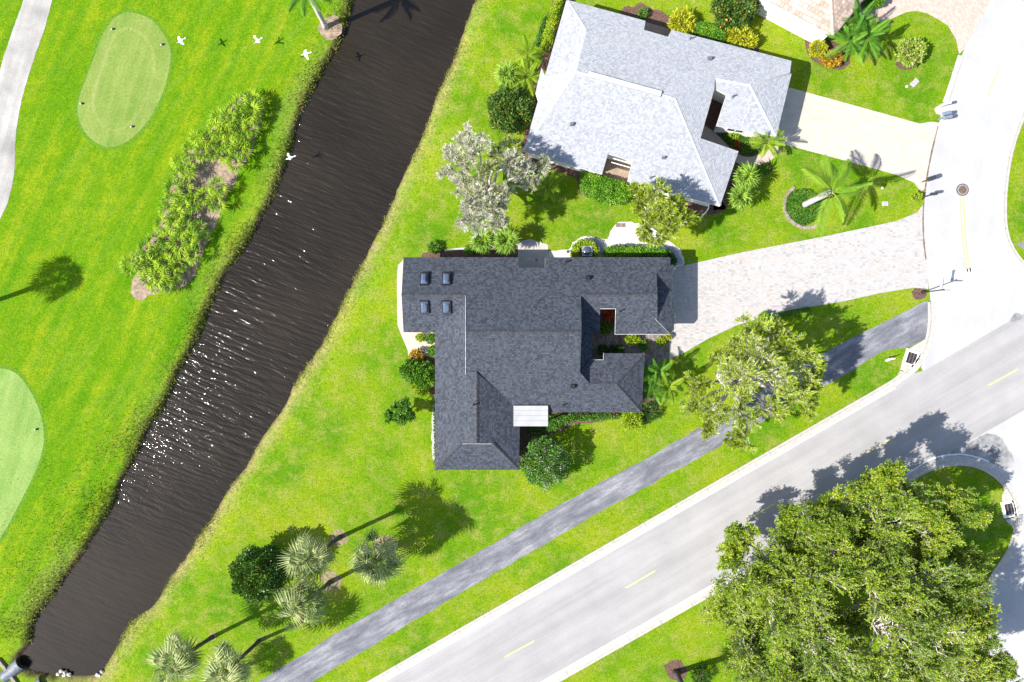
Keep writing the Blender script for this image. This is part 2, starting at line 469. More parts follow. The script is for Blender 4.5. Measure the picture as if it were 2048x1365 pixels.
M['black_metal'] = plain('black_vent_metal', (0.012, 0.012, 0.014), 0.5, 0.2)
M['grey_metal'] = plain('grey_metal', (0.22, 0.225, 0.235), 0.45, 0.15, metallic=0.3)
M['galv'] = plain('galvanised_metal', (0.13, 0.14, 0.16), 0.55, 0.35, 3.0, metallic=0.3)
M['white_panel'] = plain('white_roof_panel', (0.27, 0.267, 0.265), 0.55, 0.10, 1.2)
M['yellow_paint'] = plain('yellow_road_paint', (0.46, 0.40, 0.15), 0.7, 0.2, 5.0)
M['white_paint'] = plain('white_road_paint', (0.50, 0.50, 0.49), 0.7, 0.1, 5.0)
M['dirt'] = plain('brown_gutter_dirt', (0.12, 0.085, 0.065), 0.95, 0.5, 4.0)
M['bark'] = plain('grey_brown_bark', (0.13, 0.105, 0.085), 0.9, 0.4, 5.0)
M['bark_pale'] = plain('pale_silver_bark', (0.40, 0.36, 0.32), 0.9, 0.3, 6.0)
M['bark_dark'] = plain('dark_palm_bark', (0.062, 0.050, 0.044), 0.95, 0.4, 6.0)
M['bark_royal'] = plain('pale_palm_trunk', (0.34, 0.325, 0.305), 0.8, 0.12, 3.0)
M['boot'] = plain('brown_palm_boots', (0.16, 0.085, 0.045), 0.9, 0.4, 8.0)
M['glass_dome'] = NT('skylight_acrylic').done((0.055, 0.075, 0.12), 0.06, 0.9)
M['window_glass'] = NT('window_glass').done((0.03, 0.04, 0.045), 0.05, 0.8)
M['iron'] = plain('rusty_iron', (0.050, 0.032, 0.030), 0.7, 0.4, 8.0)
M['pit'] = plain('dark_drain_pit', (0.02, 0.014, 0.014), 0.9, 0.3)
M['bird'] = plain('white_feathers', (0.70, 0.70, 0.68), 0.8, 0.05)
M['bird_leg'] = plain('dark_bird_leg', (0.03, 0.03, 0.03), 0.7, 0.1)
M['rock'] = plain('pale_rock', (0.36, 0.33, 0.29), 0.9, 0.3, 4.0)
M['mail_dark'] = plain('charcoal_mailbox_paint', (0.03, 0.034, 0.045), 0.35, 0.1)
M['mail_grey'] = plain('blue_grey_mailbox_paint', (0.13, 0.16, 0.20), 0.35, 0.1)
M['sign_white'] = plain('white_sign_sheet', (0.6, 0.6, 0.6), 0.5, 0.05)

# ---------------------------------------------------------------- ground, canal, roads
LEFT_BANK = [(735, -120), (722, -60), (705, 0), (690, 58), (655, 120), (620, 190), (596, 245), (575, 320), (545, 395), (510, 460), (470, 515), (425, 595), (398, 660), (372, 720), (340, 785), (305, 845), (272, 905), (245, 960), (222, 1010), (190, 1065), (155, 1120), (105, 1185), (72, 1235), (56, 1290)]
END_BANK = [(38, 1308), (30, 1328), (52, 1346), (92, 1352), (125, 1352), (165, 1356)]
RIGHT_BANK = [(200, 1352), (222, 1312), (240, 1280), (258, 1248), (300, 1215), (330, 1170), (372, 1108), (410, 1055), (442, 1000), (488, 930), (522, 880), (560, 820), (600, 752), (640, 690), (682, 610), (722, 530), (762, 450), (802, 360), (842, 268), (882, 170), (915, 92), (952, 0), (975, -60), (1000, -120)]
CANAL = np.array([W(x, y)[:2] for x, y in smooth_pts(LEFT_BANK + END_BANK + RIGHT_BANK, closed=False, sub=4)])
LB = np.array([W(x, y)[:2] for x, y in smooth_pts(LEFT_BANK, closed=False, sub=4)])
RB = np.array([W(x, y)[:2] for x, y in smooth_pts(RIGHT_BANK, closed=False, sub=4)])
WATER_Z = -0.45

def bank_height(X, Y):
    d = dist_poly(CANAL, X, Y)
    ins = inside(CANAL, X, Y)
    sd = np.where(ins, d, -d)
    dl, dr = dist_poly(LB, X, Y, False), dist_poly(RB, X, Y, False)
    left = dl < dr
    sdn = sd + 0.16 * vnoise(X * 1.3, Y * 1.3, 3) + 0.08 * vnoise(X * 4, Y * 4, 4)
    zl = -0.06 * np.clip((sdn + 2.5) / 2.3, 0, 1) - 0.80 * np.clip((sdn + 0.35) / 0.55, 0, 1)
    zr = -0.16 * np.clip((sdn + 2.2) / 1.6, 0, 1) - 0.34 * np.clip((sdn + 0.6) / 0.75, 0, 1) - 0.5 * np.clip(sdn / 1.0, 0, 1)
    return np.where(left, zl, zr), sd, sdn, left

def make_lawn():
    xs = np.concatenate([[-2500, -900, -300, -120, -75], np.arange(-58, 58.1, 0.34), [75, 120, 300, 900, 2500]])
    ys = np.concatenate([[-2500, -900, -300, -110, -60], np.arange(-42, 42.1, 0.34), [60, 110, 300, 900, 2500]])
    X, Y = np.meshgrid(xs, ys)
    Z, sd, sdn, left = bank_height(X, Y)
    far = (np.abs(X) > 60) | (np.abs(Y) > 44)
    Z = np.where(far, np.where(sd > 0, -0.8, 0.0), Z)
    ny, nx = X.shape
    V = np.stack([X, Y, Z], axis=-1).reshape(-1, 3)
    i = np.arange(ny - 1)[:, None] * nx + np.arange(nx - 1)[None]
    F = np.stack([i, i + 1, i + nx + 1, i + nx], axis=-1).reshape(-1, 4)
    o = mesh('lawn', V, F, M['grass'], smooth=True)
    me = o.data
    # which side of the canal, distance to the water
    lb2 = np.array([W(x, y)[:2] for x, y in [(-6000, -8000), (780, -8000), (780, -160)] + [(a + 60, b) for a, b in LEFT_BANK] + [(130, 1300), (90, 1325), (40, 1345), (-20, 1400), (-40, 9000), (-6000, 9000)]])
    golf = inside(lb2, X, Y).astype(float)
    wl = np.clip(1 - (-sd - 0.2) / 2.2, 0, 1); wr = np.clip(1.15 - (-sd - 0.1) / 1.05, 0, 1)
    patchy = np.clip(0.55 + 0.6 * vnoise(X * 0.35, Y * 0.35, 8), 0, 1)
    bank = np.where(left, 0.55 * wl * patchy + 0.25 * np.clip(1 - (-sd) / 1.0, 0, 1), 1.0 * wr * np.clip(patchy + 0.35, 0, 1))
    soil = np.where(left, np.clip((sdn + 0.50) / 0.25, 0, 1), np.clip((sdn + 0.25) / 0.35, 0, 1))
    for nm, a in (('golf', golf), ('bank', bank), ('soil', soil)):
        at = me.attributes.new(nm, 'FLOAT', 'POINT'); at.data.foreach_set('value', a.astype(np.float32).ravel())
    return tag(o, kind='structure')
make_lawn()

def make_water():
    xs = np.arange(-44, 2.01, 0.5); ys = np.arange(-31, 40.01, 0.5)
    X, Y = np.meshgrid(xs, ys)
    d = dist_poly(CANAL, X, Y); keep = inside(CANAL, X, Y) | (d < 1.2)
    ny, nx = X.shape
    i = (np.arange(ny - 1)[:, None] * nx + np.arange(nx - 1)[None])
    ok = (keep[:-1, :-1] & keep[1:, 1:] & keep[1:, :-1] & keep[:-1, 1:])
    F = np.stack([i, i + 1, i + nx + 1, i + nx], axis=-1)[ok]
    V = np.stack([X, Y, np.full(X.shape, WATER_Z)], axis=-1).reshape(-1, 3)
    used = np.unique(F); remap = np.full(len(V), -1); remap[used] = np.arange(len(used))
    o = mesh('canal_water', V[used], remap[F], M['water'])
    cz = np.clip((-9.5 - Y) / 9.0, 0, 1).ravel()[used]
    a = o.data.attributes.new('calm', 'FLOAT', 'POINT'); a.data.foreach_set('value', cz.astype(np.float32))
    return tag(o, kind='structure')
make_water()

# golf side
def inset2(P, d):
    P = np.array(P)
    if area2(list(P)) < 0: P = P[::-1]
    T = np.roll(P, -1, axis=0) - np.roll(P, 1, axis=0); T /= np.linalg.norm(T, axis=1, keepdims=True)
    return P + np.stack([-T[:, 1], T[:, 0]], axis=1) * d + rng.normal(0, 0.06, P.shape)
tc = NT('tee_collar_grass'); pc_ = tc.pos()
M['collar'] = tc.done(tc.mix(1.0, (0.062, 0.140, 0.005), tc.ramp(tc.noise(pc_, 6, 4, 0.75), [(0.3, 0.55), (0.7, 1.5)]), 'MULTIPLY'), 0.9, 0.15)
sheet('cart_path', gpoly([(62, -70), (47, 0), (24, 65), (0, 140), (-16, 220), (-22, 310), (-32, 400), (-70, 520), (-45, 540), (0, 440), (19, 395), (29, 340), (32, 270), (44, 200), (64, 130), (87, 65), (105, 0), (124, -70)], smooth=True, amp=0.015), 0.010, M['concrete_path'])
TEE1 = [(262, 25), (300, 38), (326, 66), (341, 102), (338, 142), (326, 185), (302, 235), (274, 268), (246, 288), (215, 295), (185, 281), (165, 256), (155, 225), (160, 190), (175, 150), (190, 110), (205, 70), (225, 40), (245, 28)]
TEE2 = [(-90, 790), (-40, 745), (0, 737), (32, 747), (58, 778), (79, 822), (88, 868), (84, 905), (66, 955), (38, 1010), (5, 1070), (-40, 1130), (-120, 1160), (-140, 950)]
for tee in (TEE1, TEE2):
    sheet('tee_collar', [np.array(p) for p in inset2(gpoly(tee, smooth=True), -0.26)], 0.006, M['collar'])
sheet('tee_green', gpoly(TEE1, smooth=True), 0.012, M['turf'])
sheet('tee_green', gpoly(TEE2, smooth=True), 0.012, M['turf_pale'])
sheet('planting_bed', gpoly([(485, 188), (518, 200), (528, 228), (516, 268), (500, 310), (478, 345), (468, 372), (452, 395), (438, 435), (420, 470), (402, 520), (388, 552), (362, 578), (330, 585), (300, 592), (278, 600), (264, 588), (264, 560), (272, 542), (258, 522), (290, 490), (318, 450), (332, 400), (352, 350), (372, 310), (418, 262), (450, 222)], smooth=True, amp=0.07), 0.008, M['sand'])
sheet('palm_mulch_ring', gpoly([(640, 45), (668, 30), (684, 45), (682, 68), (660, 80), (640, 68)], smooth=True, amp=0.06), 0.008, M['sand'])

# roads
def L1(x): return 1365 - 0.5745 * (x - 762)
def L2(x): return 1365 - 0.567 * (x - 1085)
sheet('main_road', gpoly([(-400, L1(-400) - 8), (300, L1(300) - 8), (762, L1(762) - 8), (1820, L1(1820) - 8), (1846, L1(1846)), (2048, L1(2048)), (2700, L1(2700)), (2700, L2(2700)), (1885, L2(1885) + 2), (1840, L2(1840) + 8), (1085, L2(1085) + 8), (300, L2(300) + 8), (-100, L2(-100) + 8)]), 0.016, M['main_road'])
sheet('side_street', gpoly([(2050, -140), (1984, 0), (1930, 95), (1908, 150), (1890, 205), (1876, 252), (1862, 310), (1850, 375), (1846, 430), (1848, 490), (1856, 560), (1862, 610), (1862, 650), (1856, 690), (1842, 735), (1850, 752), (2600, 318), (2300, 480), (2110, 560), (2062, 548), (2032, 514), (2012, 474), (2006, 420), (2011, 350), (2022, 290), (2040, 236), (2062, 190), (2150, 30), (2250, -140)]), 0.013, M['street'])
sheet('corner_street', gpoly([(1850, 935), (1875, L2(1875) - 10), (2600, L2(2600) - 10), (2600, 1900), (1960, 1900), (1966, 1420), (1970, 1300), (1972, 1230), (1985, 1165), (2016, 1120), (2034, 1080), (2039, 1040), (2034, 1005), (2015, 970), (1988, 943), (1950, 924), (1905, 920)]), 0.013, M['street'])
sheet('asphalt_path', gpoly([(300, 1496), (515, 1365), (680, 1263), (902, 1137), (1124, 1007), (1296, 915), (1400, 855), (1520, 780), (1645, 708), (1717, 670), (1790, 634), (1851, 603), (1862, 602), (1862, 674), (1852, 678), (1809, 698), (1779, 699), (1752, 710), (1710, 738), (1645, 776), (1520, 846), (1380, 926), (1193, 1028), (970, 1158), (680, 1330), (600, 1377), (380, 1510)], amp=0.03, step=0.6), 0.010, M['asphalt_path'])
sheet('asphalt_path', gpoly([(2028, 488), (2120, 540), (2130, 500), (2048, 484)], amp=0.02), 0.010, M['asphalt_path'])
sheet('paver_driveway', gpoly([(1300, 545), (1348, 536), (1485, 505), (1645, 474), (1792, 443), (1835, 425), (1845, 410), (1846, 440), (1849, 490), (1856, 560), (1857, 578), (1826, 576), (1758, 587), (1683, 604), (1587, 619), (1519, 637), (1474, 651), (1416, 678), (1365, 708), (1338, 718), (1338, 668), (1300, 655)]), 0.010, M['pavers'])
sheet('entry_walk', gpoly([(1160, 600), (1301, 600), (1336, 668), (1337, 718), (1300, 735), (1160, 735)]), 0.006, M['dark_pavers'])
sheet('concrete_driveway', gpoly([(1535, 190), (1580, 176), (1700, 209), (1840, 248), (1862, 244), (1878, 246), (1862, 310), (1850, 378), (1842, 384), (1828, 366), (1792, 350), (1676, 318), (1563, 288), (1520, 278)]), 0.010, M['slab'])
sheet('mailbox_pad', gpoly([(1868, 218), (1882, 208), (1892, 206), (1884, 232), (1872, 228)]), 0.010, M['slab'])
sheet('entry_path', gpoly([(1385, 235), (1410, 252), (1432, 268), (1456, 292), (1480, 310), (1503, 314), (1528, 306), (1550, 292), (1558, 302), (1546, 318), (1522, 329), (1500, 332), (1478, 328), (1458, 316), (1400, 300)], smooth=True), 0.009, M['walk'])
sheet('paver_driveway', gpoly([(1700, -120), (1715, 0), (1722, 30), (1735, 42), (1752, 44), (1772, 43), (1792, 34), (1812, 25), (1832, 22), (1854, 27), (1878, 40), (1896, 52), (1912, 80), (1918, 109), (1935, 92), (1990, 0), (2050, -120)]), 0.010, M['pink_pavers'])

# beds and slabs round the houses
sheet('house_bed', gpoly([(838, 530), (842, 508), (880, 500), (950, 496), (1040, 490), (1042, 560), (838, 560)], amp=0.03), 0.006, M['mulch'])
sheet('gravel_strip', gpoly([(888, 500), (940, 494), (990, 490), (1040, 484), (1042, 490), (950, 497), (890, 503)]), 0.009, M['white_gravel'])
sheet('side_patio', gpoly([(1038, 484), (1060, 478), (1096, 490), (1096, 512), (1098, 560), (1036, 560), (1036, 492)]), 0.011, M['grey_tile'])
sheet('gravel_bed', gpoly([(1096, 502), (1140, 500), (1146, 482), (1170, 472), (1195, 478), (1215, 478), (1222, 462), (1235, 446), (1262, 444), (1300, 452), (1340, 484), (1362, 500), (1370, 530), (1350, 540), (1096, 545)], smooth=False, amp=0.04), 0.006, M['white_gravel'])
sheet('stone_edging', gpoly([(1176, 472), (1190, 474), (1204, 490), (1210, 515), (1202, 520), (1198, 500), (1188, 482)], amp=0.02), 0.010, M['grey_gravel'])
sheet('stone_edging', gpoly([(1320, 484), (1342, 490), (1358, 508), (1368, 530), (1358, 532), (1348, 512), (1332, 496)], amp=0.02), 0.010, M['grey_gravel'])
sheet('side_slab', gpoly([(820, 522), (806, 520), (796, 532), (794, 560), (795, 650), (804, 674), (815, 700), (818, 720), (840, 714), (850, 735), (890, 735), (890, 520)]), 0.007, M['slab'])
sheet('gravel_strip', gpoly([(856, 782), (866, 780), (868, 800), (864, 830), (863, 900), (866, 922), (874, 936), (890, 936), (890, 920), (885, 900), (885, 782)], amp=0.03), 0.008, M['white_gravel'])
sheet('house_bed', gpoly([(1035, 800), (1240, 820), (1240, 838), (1150, 850), (1110, 868), (1060, 875), (1048, 930), (1030, 930)], amp=0.05), 0.006, M['mulch'])
sheet('house_bed', gpoly([(1285, 770), (1318, 800), (1312, 828), (1290, 845), (1262, 842), (1262, 815)], amp=0.05), 0.006, M['mulch'])
sheet('house_bed', gpoly([(818, 716), (846, 712), (885, 720), (885, 790), (858, 785), (822, 770)], amp=0.05), 0.012, M['mulch'])
sheet('house_bed', gpoly([(1040, 310), (1072, 182), (1060, 170), (1095, 95), (1090, 40), (1112, -10), (1150, -10), (1120, 120), (1110, 320)], amp=0.05), 0.006, M['mulch'])
sheet('house_bed', gpoly([(1045, 300), (1110, 320), (1215, 350), (1240, 400), (1160, 390), (1150, 355), (1100, 338), (1048, 322)], amp=0.05), 0.007, M['mulch'])
sheet('house_bed', gpoly([(1260, 355), (1440, 400), (1455, 420), (1420, 432), (1330, 412), (1262, 378)], amp=0.05), 0.006, M['mulch'])
sheet('house_bed', gpoly([(1410, 180), (1470, 180), (1540, 268), (1545, 292), (1500, 316), (1478, 310), (1440, 275), (1400, 240)], amp=0.03), 0.007, M['mulch'])
sheet('house_bed', gpoly([(1440, 318), (1475, 326), (1505, 334), (1535, 322), (1546, 332), (1542, 348), (1515, 358), (1500, 352), (1470, 380), (1450, 420), (1425, 420)], amp=0.03), 0.006, M['mulch'])
sheet('house_bed', gpoly([(1240, 20), (1280, 8), (1310, 18), (1342, 32), (1350, 55), (1340, 80), (1290, 70), (1240, 45)], amp=0.08), 0.006, M['mulch'])
sheet('side_patio', gpoly([(1268, 38), (1352, 62), (1346, 100), (1262, 85)]), 0.011, M['patio_tile'])
sheet('house_bed', gpoly([(1345, 50), (1380, 45), (1440, 60), (1520, 95), (1515, 112), (1480, 130), (1345, 95)], amp=0.05), 0.006, M['mulch'])
sheet('side_patio', gpoly([(1210, 300), (1272, 316), (1258, 372), (1192, 355)]), 0.011, M['patio_tile'])
sheet('house_bed', gpoly([(1612, 75), (1650, 80), (1690, 95), (1700, 128), (1675, 140), (1640, 130), (1618, 112)], smooth=True, amp=0.04), 0.006, M['mulch'])
sheet('mulch_ring', gpoly([(1795, 100), (1825, 92), (1838, 110), (1828, 135), (1805, 140), (1790, 128)], smooth=True, amp=0.06), 0.006, M['mulch'])
sheet('mulch_ring', gpoly([(1824, 585), (1836, 576), (1854, 578), (1856, 592), (1842, 600), (1828, 598)], amp=0.05), 0.009, M['mulch'])
for cx, cy, r in ((680, 1075, 17), (663, 1163, 22), (425, 1274, 9), (520, 1280, 9), (1352, 1342, 22), (770, 1095, 26)):
    sheet('mulch_ring', gpoly([(cx + r * math.cos(a), cy + r * math.sin(a)) for a in np.linspace(0, 2 * math.pi, 14)[:-1]], amp=0.09, step=0.3), 0.007, M['ring'] if cx != 1352 else M['mulch'])

# kerbs, one object for each cast length
def kerb(pts, width=0.55, h=0.11, step=3.0, mat='kerb', smooth=True, flip=1):
    P = smooth_pts(pts, closed=False, sub=5) if smooth else np.array(pts, dtype=float)
    P = np.array([W(x, y)[:2] for x, y in P]); P = resample(P, 0.5, closed=False)
    root = empty('kerb', (0, 0, 0), kind='structure')
    per = int(step / 0.5)
    T = np.gradient(P, axis=0); T /= np.linalg.norm(T, axis=1, keepdims=True); Nn = np.stack([-T[:, 1], T[:, 0]], axis=1) * flip
    prof = [(-width / 2, -0.02), (-width / 2, h - 0.015), (-width / 2 + 0.02, h), (-width / 2 + 0.17, h), (-width / 2 + 0.24, 0.035), (width / 2, 0.022), (width / 2, -0.02)]
    for s in range(0, len(P) - 1, per):
        idx = list(range(s, min(s + per, len(P) - 1) + 1))
        V = []; F = []; k = len(prof)
        for q, i in enumerate(idx):
            p = P[i].copy()
            if q == len(idx) - 1: p = p - T[i] * 0.018
            for o_, z in prof: V.append((p[0] - Nn[i][0] * o_, p[1] - Nn[i][1] * o_, z))
        for q in range(len(idx) - 1):
            for j in range(k - 1): F.append((q * k + j, (q + 1) * k + j, (q + 1) * k + j + 1, q * k + j + 1))
        F.append(tuple(range(k))); F.append(tuple(range((len(idx) - 1) * k, len(idx) * k))[::-1])
        mesh('kerb_segment', V, F, M[mat], root)
    return root
def off_line(f, xs, dy): return [(x, f(x) + dy) for x in xs]
kerb(off_line(L1, [300, 700, 1100, 1500, 1760], -9) + [(1800, 757), (1830, 734), (1849, 704), (1860, 672), (1864, 640), (1863, 604)], 0.66)
kerb(off_line(L2, [700, 1100, 1400, 1600, 1780], 9) + [(1806, 963), (1856, 936), (1905, 924), (1952, 928), (1988, 946), (2014, 972), (2031, 1006), (2036, 1040), (2030, 1080), (2012, 1118), (1983, 1163), (1972, 1230), (1970, 1300), (1966, 1420)], 0.66, flip=-1)
kerb([(1921, 112), (1909, 150), (1894, 196), (1890, 206)], 0.45, 0.06)
kerb([(2068, 182), (2044, 236), (2025, 290), (2013, 350), (2008, 420), (2014, 474), (2034, 514), (2066, 548)], 0.45, 0.07, flip=-1)
# dirt gathered in the gutter seam in front of the driveways
def ribbon(name, pts, w, z, mat, smooth=True, amp=0.0):
    P = smooth_pts(pts, closed=False, sub=5) if smooth else np.array(pts, dtype=float)
    P = np.array([W(x, y)[:2] for x, y in P]); P = resample(P, 0.5, closed=False)
    T = np.gradient(P, axis=0); T /= np.linalg.norm(T, axis=1, keepdims=True); Nn = np.stack([-T[:, 1], T[:, 0]], axis=1)
    ww = w * (1 + amp * rng.normal(0, 1, len(P)))[:, None] / 2
    Q = np.vstack([P + Nn * ww, (P - Nn * ww)[::-1]])
    return sheet(name, Q, z, mat)
ribbon('gutter_seam', [(1876, 252), (1862, 310), (1851, 372), (1846, 430), (1848, 490), (1852, 520)], 0.13, 0.019, M['dirt'], amp=0.25)
ribbon('gutter_seam', [(1861, 604), (1863, 640), (1862, 672)], 0.07, 0.019, M['dirt'], amp=0.25)

# mown oval left by the tee mower
ribbon('mown_ring', [(247 + 0.66 * (x - 247), 158 + 0.76 * (y - 158)) for x, y in TEE1 + TEE1[:1]], 0.30, 0.0155, turf_mat('ring_turf', (0.118, 0.170, 0.030), (0.172, 0.205, 0.055)), amp=0.15)
# painted markings
def dash(name, a, b, w, mat, z=0.022):
    A, B = W(*a)[:2], W(*b)[:2]; d = (B - A) / np.linalg.norm(B - A); n = np.array((-d[1], d[0])) * w / 2
    return sheet(name, rough(np.array([A + n, B + n, B - n, A - n]), 0.006, 0.3), z, mat)
for a, b in (((1008, 1315), (1070, 1281)), ((1250, 1177), (1312, 1141)), ((1495, 1039), (1552, 1006)), ((1730, 908), (1790, 873)), ((1975, 772), (2037, 738)), ((766, 1454), (828, 1420))):
    dash('yellow_dash', a, b, 0.11, M['yellow_paint'])
dash('yellow_dash', (1999, 132), (1972, 200), 0.11, M['yellow_paint'])
for o_ in (-3.0, 3.0):
    ribbon('yellow_line', [(1924 + o_, 392), (1925 + o_, 430), (1928 + o_, 480), (1933 + o_, 520), (1938 + o_, 544)], 0.12, 0.022, M['yellow_paint'])
dash('stop_line', (1866, 558), (1943, 542), 0.55, M['white_paint'])
ribbon('edge_line', off_line(L1, [300, 762, 1100, 1500, 1790], 1.5), 0.13, 0.022, M['white_paint'], smooth=False)
ribbon('edge_line', off_line(L2, [700, 1100, 1500, 1780], -1.5) + [(1806, L2(1806) - 1.5), (1850, 925), (1880, 913), (1920, 909), (1955, 915), (1978, 924)], 0.13, 0.022, M['white_paint'])
# asphalt patch in front of the rounded corner
sheet('dark_road_patch', gpoly([(1885, 912), (1975, 866), (1996, 872), (2014, 892), (2028, 918), (2026, 934), (2010, 938), (1985, 928), (1955, 916), (1905, 910)], amp=0.05), 0.0195, plain('patched_asphalt', (0.185, 0.182, 0.18), 0.9, 0.45, 1.2))
sheet('dark_road_patch', gpoly([(2018, 645), (2024, 630), (2034, 625), (2044, 630), (2046, 638), (2030, 644)], amp=0.04), 0.0195, plain('grey_road_spot', (0.16, 0.16, 0.165), 0.9, 0.3, 2.0))  # small irregular spot, darker grey than the road around it

# ---------------------------------------------------------------- street ironwork
def manhole(px, py):
    c = W(px, py, 0.012)
    r = empty('manhole_cover', c, 'round iron manhole cover with pale ring in the side street', 'manhole')
    mb = MB(); mb.lathe(c, [(0.52, 0.0), (0.52, 0.012), (0.50, 0.014)], 28); mb.build('outer_ring', M['iron'], r)
    mb = MB(); mb.lathe(c, [(0.44, 0.0), (0.44, 0.020)], 28); mb.build('pale_collar', plain('grey_iron', (0.20, 0.18, 0.18), 0.7), r)
    mb = MB(); mb.lathe(c, [(0.34, 0.0), (0.34, 0.026), (0.32, 0.03)], 28)
    for i in range(5):
        for j in range(5):
            x, y = (i - 2) * 0.12, (j - 2) * 0.12
            if x * x + y * y < 0.08: mb.box(c + np.array((x, y, 0.034)), (0.07, 0.07, 0.012))
    mb.build('lid', plain('rust_brown_iron', (0.10, 0.07, 0.05), 0.8, 0.4, 9), r)
manhole(1925, 380)

def drain(px, py, ang, label, apron):
    c = W(px, py, 0.0); r = empty('storm_drain', c, label, 'storm drain', 'kerb inlet drains')
    ca, sa = math.cos(ang), math.sin(ang)
    for pts in apron:
        mb = MB(); mb.prism(gpoly(pts), 0.0, 0.06); mb.build('apron_panel', M['kerb'], r)
    mb = MB()
    def loc(x, y, z): return c + np.array((x * ca - y * sa, x * sa + y * ca, z))
    for x, y, w, h in ((-0.50, 0, 0.20, 1.36), (0.50, 0, 0.20, 1.36), (0, 0.58, 0.80, 0.20), (0, -0.58, 0.80, 0.20)):
        mb.box(loc(x, y, 0.055), (w, h, 0.11), ang)
    mb.build('frame', M['fascia'], r)
    mb = MB(); mb.box(loc(0, 0, 0.03), (0.80, 0.96, 0.02), ang); mb.build('pit', M['pit'], r)
    for i in range(3):
        for j in range(9):
            mb = MB(); mb.box(loc(-0.27 + i * 0.27, -0.42 + j * 0.105, 0.065), (0.235, 0.045, 0.045), ang); mb.build('grate_bar', M['iron'], r)
    for i in (-0.135, 0.135):
        mb = MB(); mb.box(loc(i, 0, 0.07), (0.04, 0.96, 0.05), ang); mb.build('grate_rib', M['galv'], r)
drain(1822, 717, math.radians(-18), 'storm drain grate with sloped concrete apron at the street corner beside the asphalt path',
      [[(1817, 698), (1858, 674), (1848, 706), (1838, 704)], [(1803, 728), (1829, 738), (1816, 744), (1800, 740)], [(1841, 708), (1848, 708), (1834, 730), (1829, 736)], [(1793, 754), (1800, 742), (1814, 746)]])
drain(2018, 1018, math.radians(12), 'storm drain grate set into the rounded kerb under the big shade tree',
      [[(2012, 974), (2025, 996), (2026, 1002), (2004, 1005), (2004, 990)], [(2010, 1040), (2030, 1034), (2036, 1058), (2030, 1060)], [(2030, 1000), (2034, 1030), (2030, 1030), (2027, 1004)]])

# ---------------------------------------------------------------- houses
class Plane:
    def __init__(s, p, n): s.p = np.array(p, float); s.n = np.array(n, float) / np.linalg.norm(n)
    @staticmethod
    def three(a, b, c):
        n = np.cross(np.array(b) - a, np.array(c) - a)
        if n[2] < 0: n = -n
        return Plane(a, n)
    @staticmethod
    def eave(a, b, m, toward):
        """through world points a,b, rising with slope m towards the pixel side given by world point"""
        a, b = np.array(a), np.array(b); d = b - a; d /= np.linalg.norm(d)
        h = np.cross((0, 0, 1), d); h /= np.linalg.norm(h)
        if np.dot(np.array(toward) - a, h) < 0: h = -h
        return Plane.three(a, b, a + h + np.array((0, 0, m)))
    def at(s, px, py):
        o = np.array((0, 0, H)); d = W(px, py) - o
        t = np.dot(s.p - o, s.n) / np.dot(d, s.n)
        return o + d * t
    def z(s, x, y): return s.p[2] - (s.n[0] * (x - s.p[0]) + s.n[1] * (y - s.p[1])) / s.n[2]
def meet(a, b, z):
    A = np.array([a.n, b.n, (0, 0, 1.0)]); return np.linalg.solve(A, np.array((np.dot(a.n, a.p), np.dot(b.n, b.p), z)))

def roof_slope(parent, plane, pts, mats, thick=0.15, name='roof_slope'):
    P = [plane.at(*p) if len(p) == 2 else np.array(p) for p in pts]
    if area2(P) < 0: P = P[::-1]
    n = len(P); nn = plane.n
    up = np.array((-nn[0], -nn[1], 0.0))
    up = -up if False else up
    hz = np.cross((0, 0, 1), nn); hz = hz / (np.linalg.norm(hz) + 1e-9); sl = np.cross(nn, hz)
    V = P + [p - np.array((0, 0, thick)) for p in P]
    F = [tuple(range(n)), tuple(range(2 * n - 1, n - 1, -1))] + [(i, i + n, (i + 1) % n + n, (i + 1) % n) for i in range(n)]
    uv = [(np.dot(p, hz), np.dot(p, sl)) for p in V]
    return mesh(name, V, F, mats, parent, mi=[0] + [1] * (n + 1), uv=uv)

def cap(parent, a, b, mat, w=0.16, name='ridge_cap'):
    a, b = np.array(a), np.array(b); d = b - a; L = np.linalg.norm(d); d /= L
    s = np.cross(d, (0, 0, 1)); s /= np.linalg.norm(s)
    V = []; n = max(2, int(L / 0.3)); F = []
    for i in range(n):                      # overlapping cap shingles, one mesh along the line
        p0 = a + d * L * i / n; p1 = a + d * L * (i + 1) / n
        k = len(V)
        V += [p0 - s * w - (0, 0, 0.035), p0 + (0, 0, 0.045), p0 + s * w - (0, 0, 0.035), p1 - s * w - (0, 0, 0.052), p1 + (0, 0, 0.022), p1 + s * w - (0, 0, 0.052)]
        F += [(k, k + 3, k + 4, k + 1), (k + 1, k + 4, k + 5, k + 2), (k, k + 1, k + 2)]
    return mesh(name, V, F, mat, parent)

def inset(P, d):
    P = [np.array(p[:2], float) for p in P]
    if area2(P) < 0: P = P[::-1]
    n = len(P); out = []
    for i in range(n):
        a, b, c = P[i - 1], P[i], P[(i + 1) % n]
        d1 = (b - a) / np.linalg.norm(b - a); d2 = (c - b) / np.linalg.norm(c - b)
        n1 = np.array((-d1[1], d1[0])); n2 = np.array((-d2[1], d2[0]))
        m = n1 + n2; m = m / max(0.3, np.dot(m, n1)) if np.linalg.norm(m) > 1e-6 else n1
        out.append(b + m * d)
    return out

def walls(parent, eave_px, z, mat, d=0.55, top=None, eave_z=2.7):
    P = inset([W(x, y, eave_z)[:2] for x, y in eave_px], d)
    for i in range(len(P)):                 # one wall panel for each side
        a, b = P[i], P[(i + 1) % len(P)]
        t = (b - a); L = np.linalg.norm(t)
        if L < 0.2: continue
        t /= L; nrm = np.array((-t[1], t[0])) * 0.2
        Q = [a, b, b + nrm, a + nrm]
        mb = MB(); mb.prism(Q, 0.0, z); mb.build('wall', mat, parent)
    return P

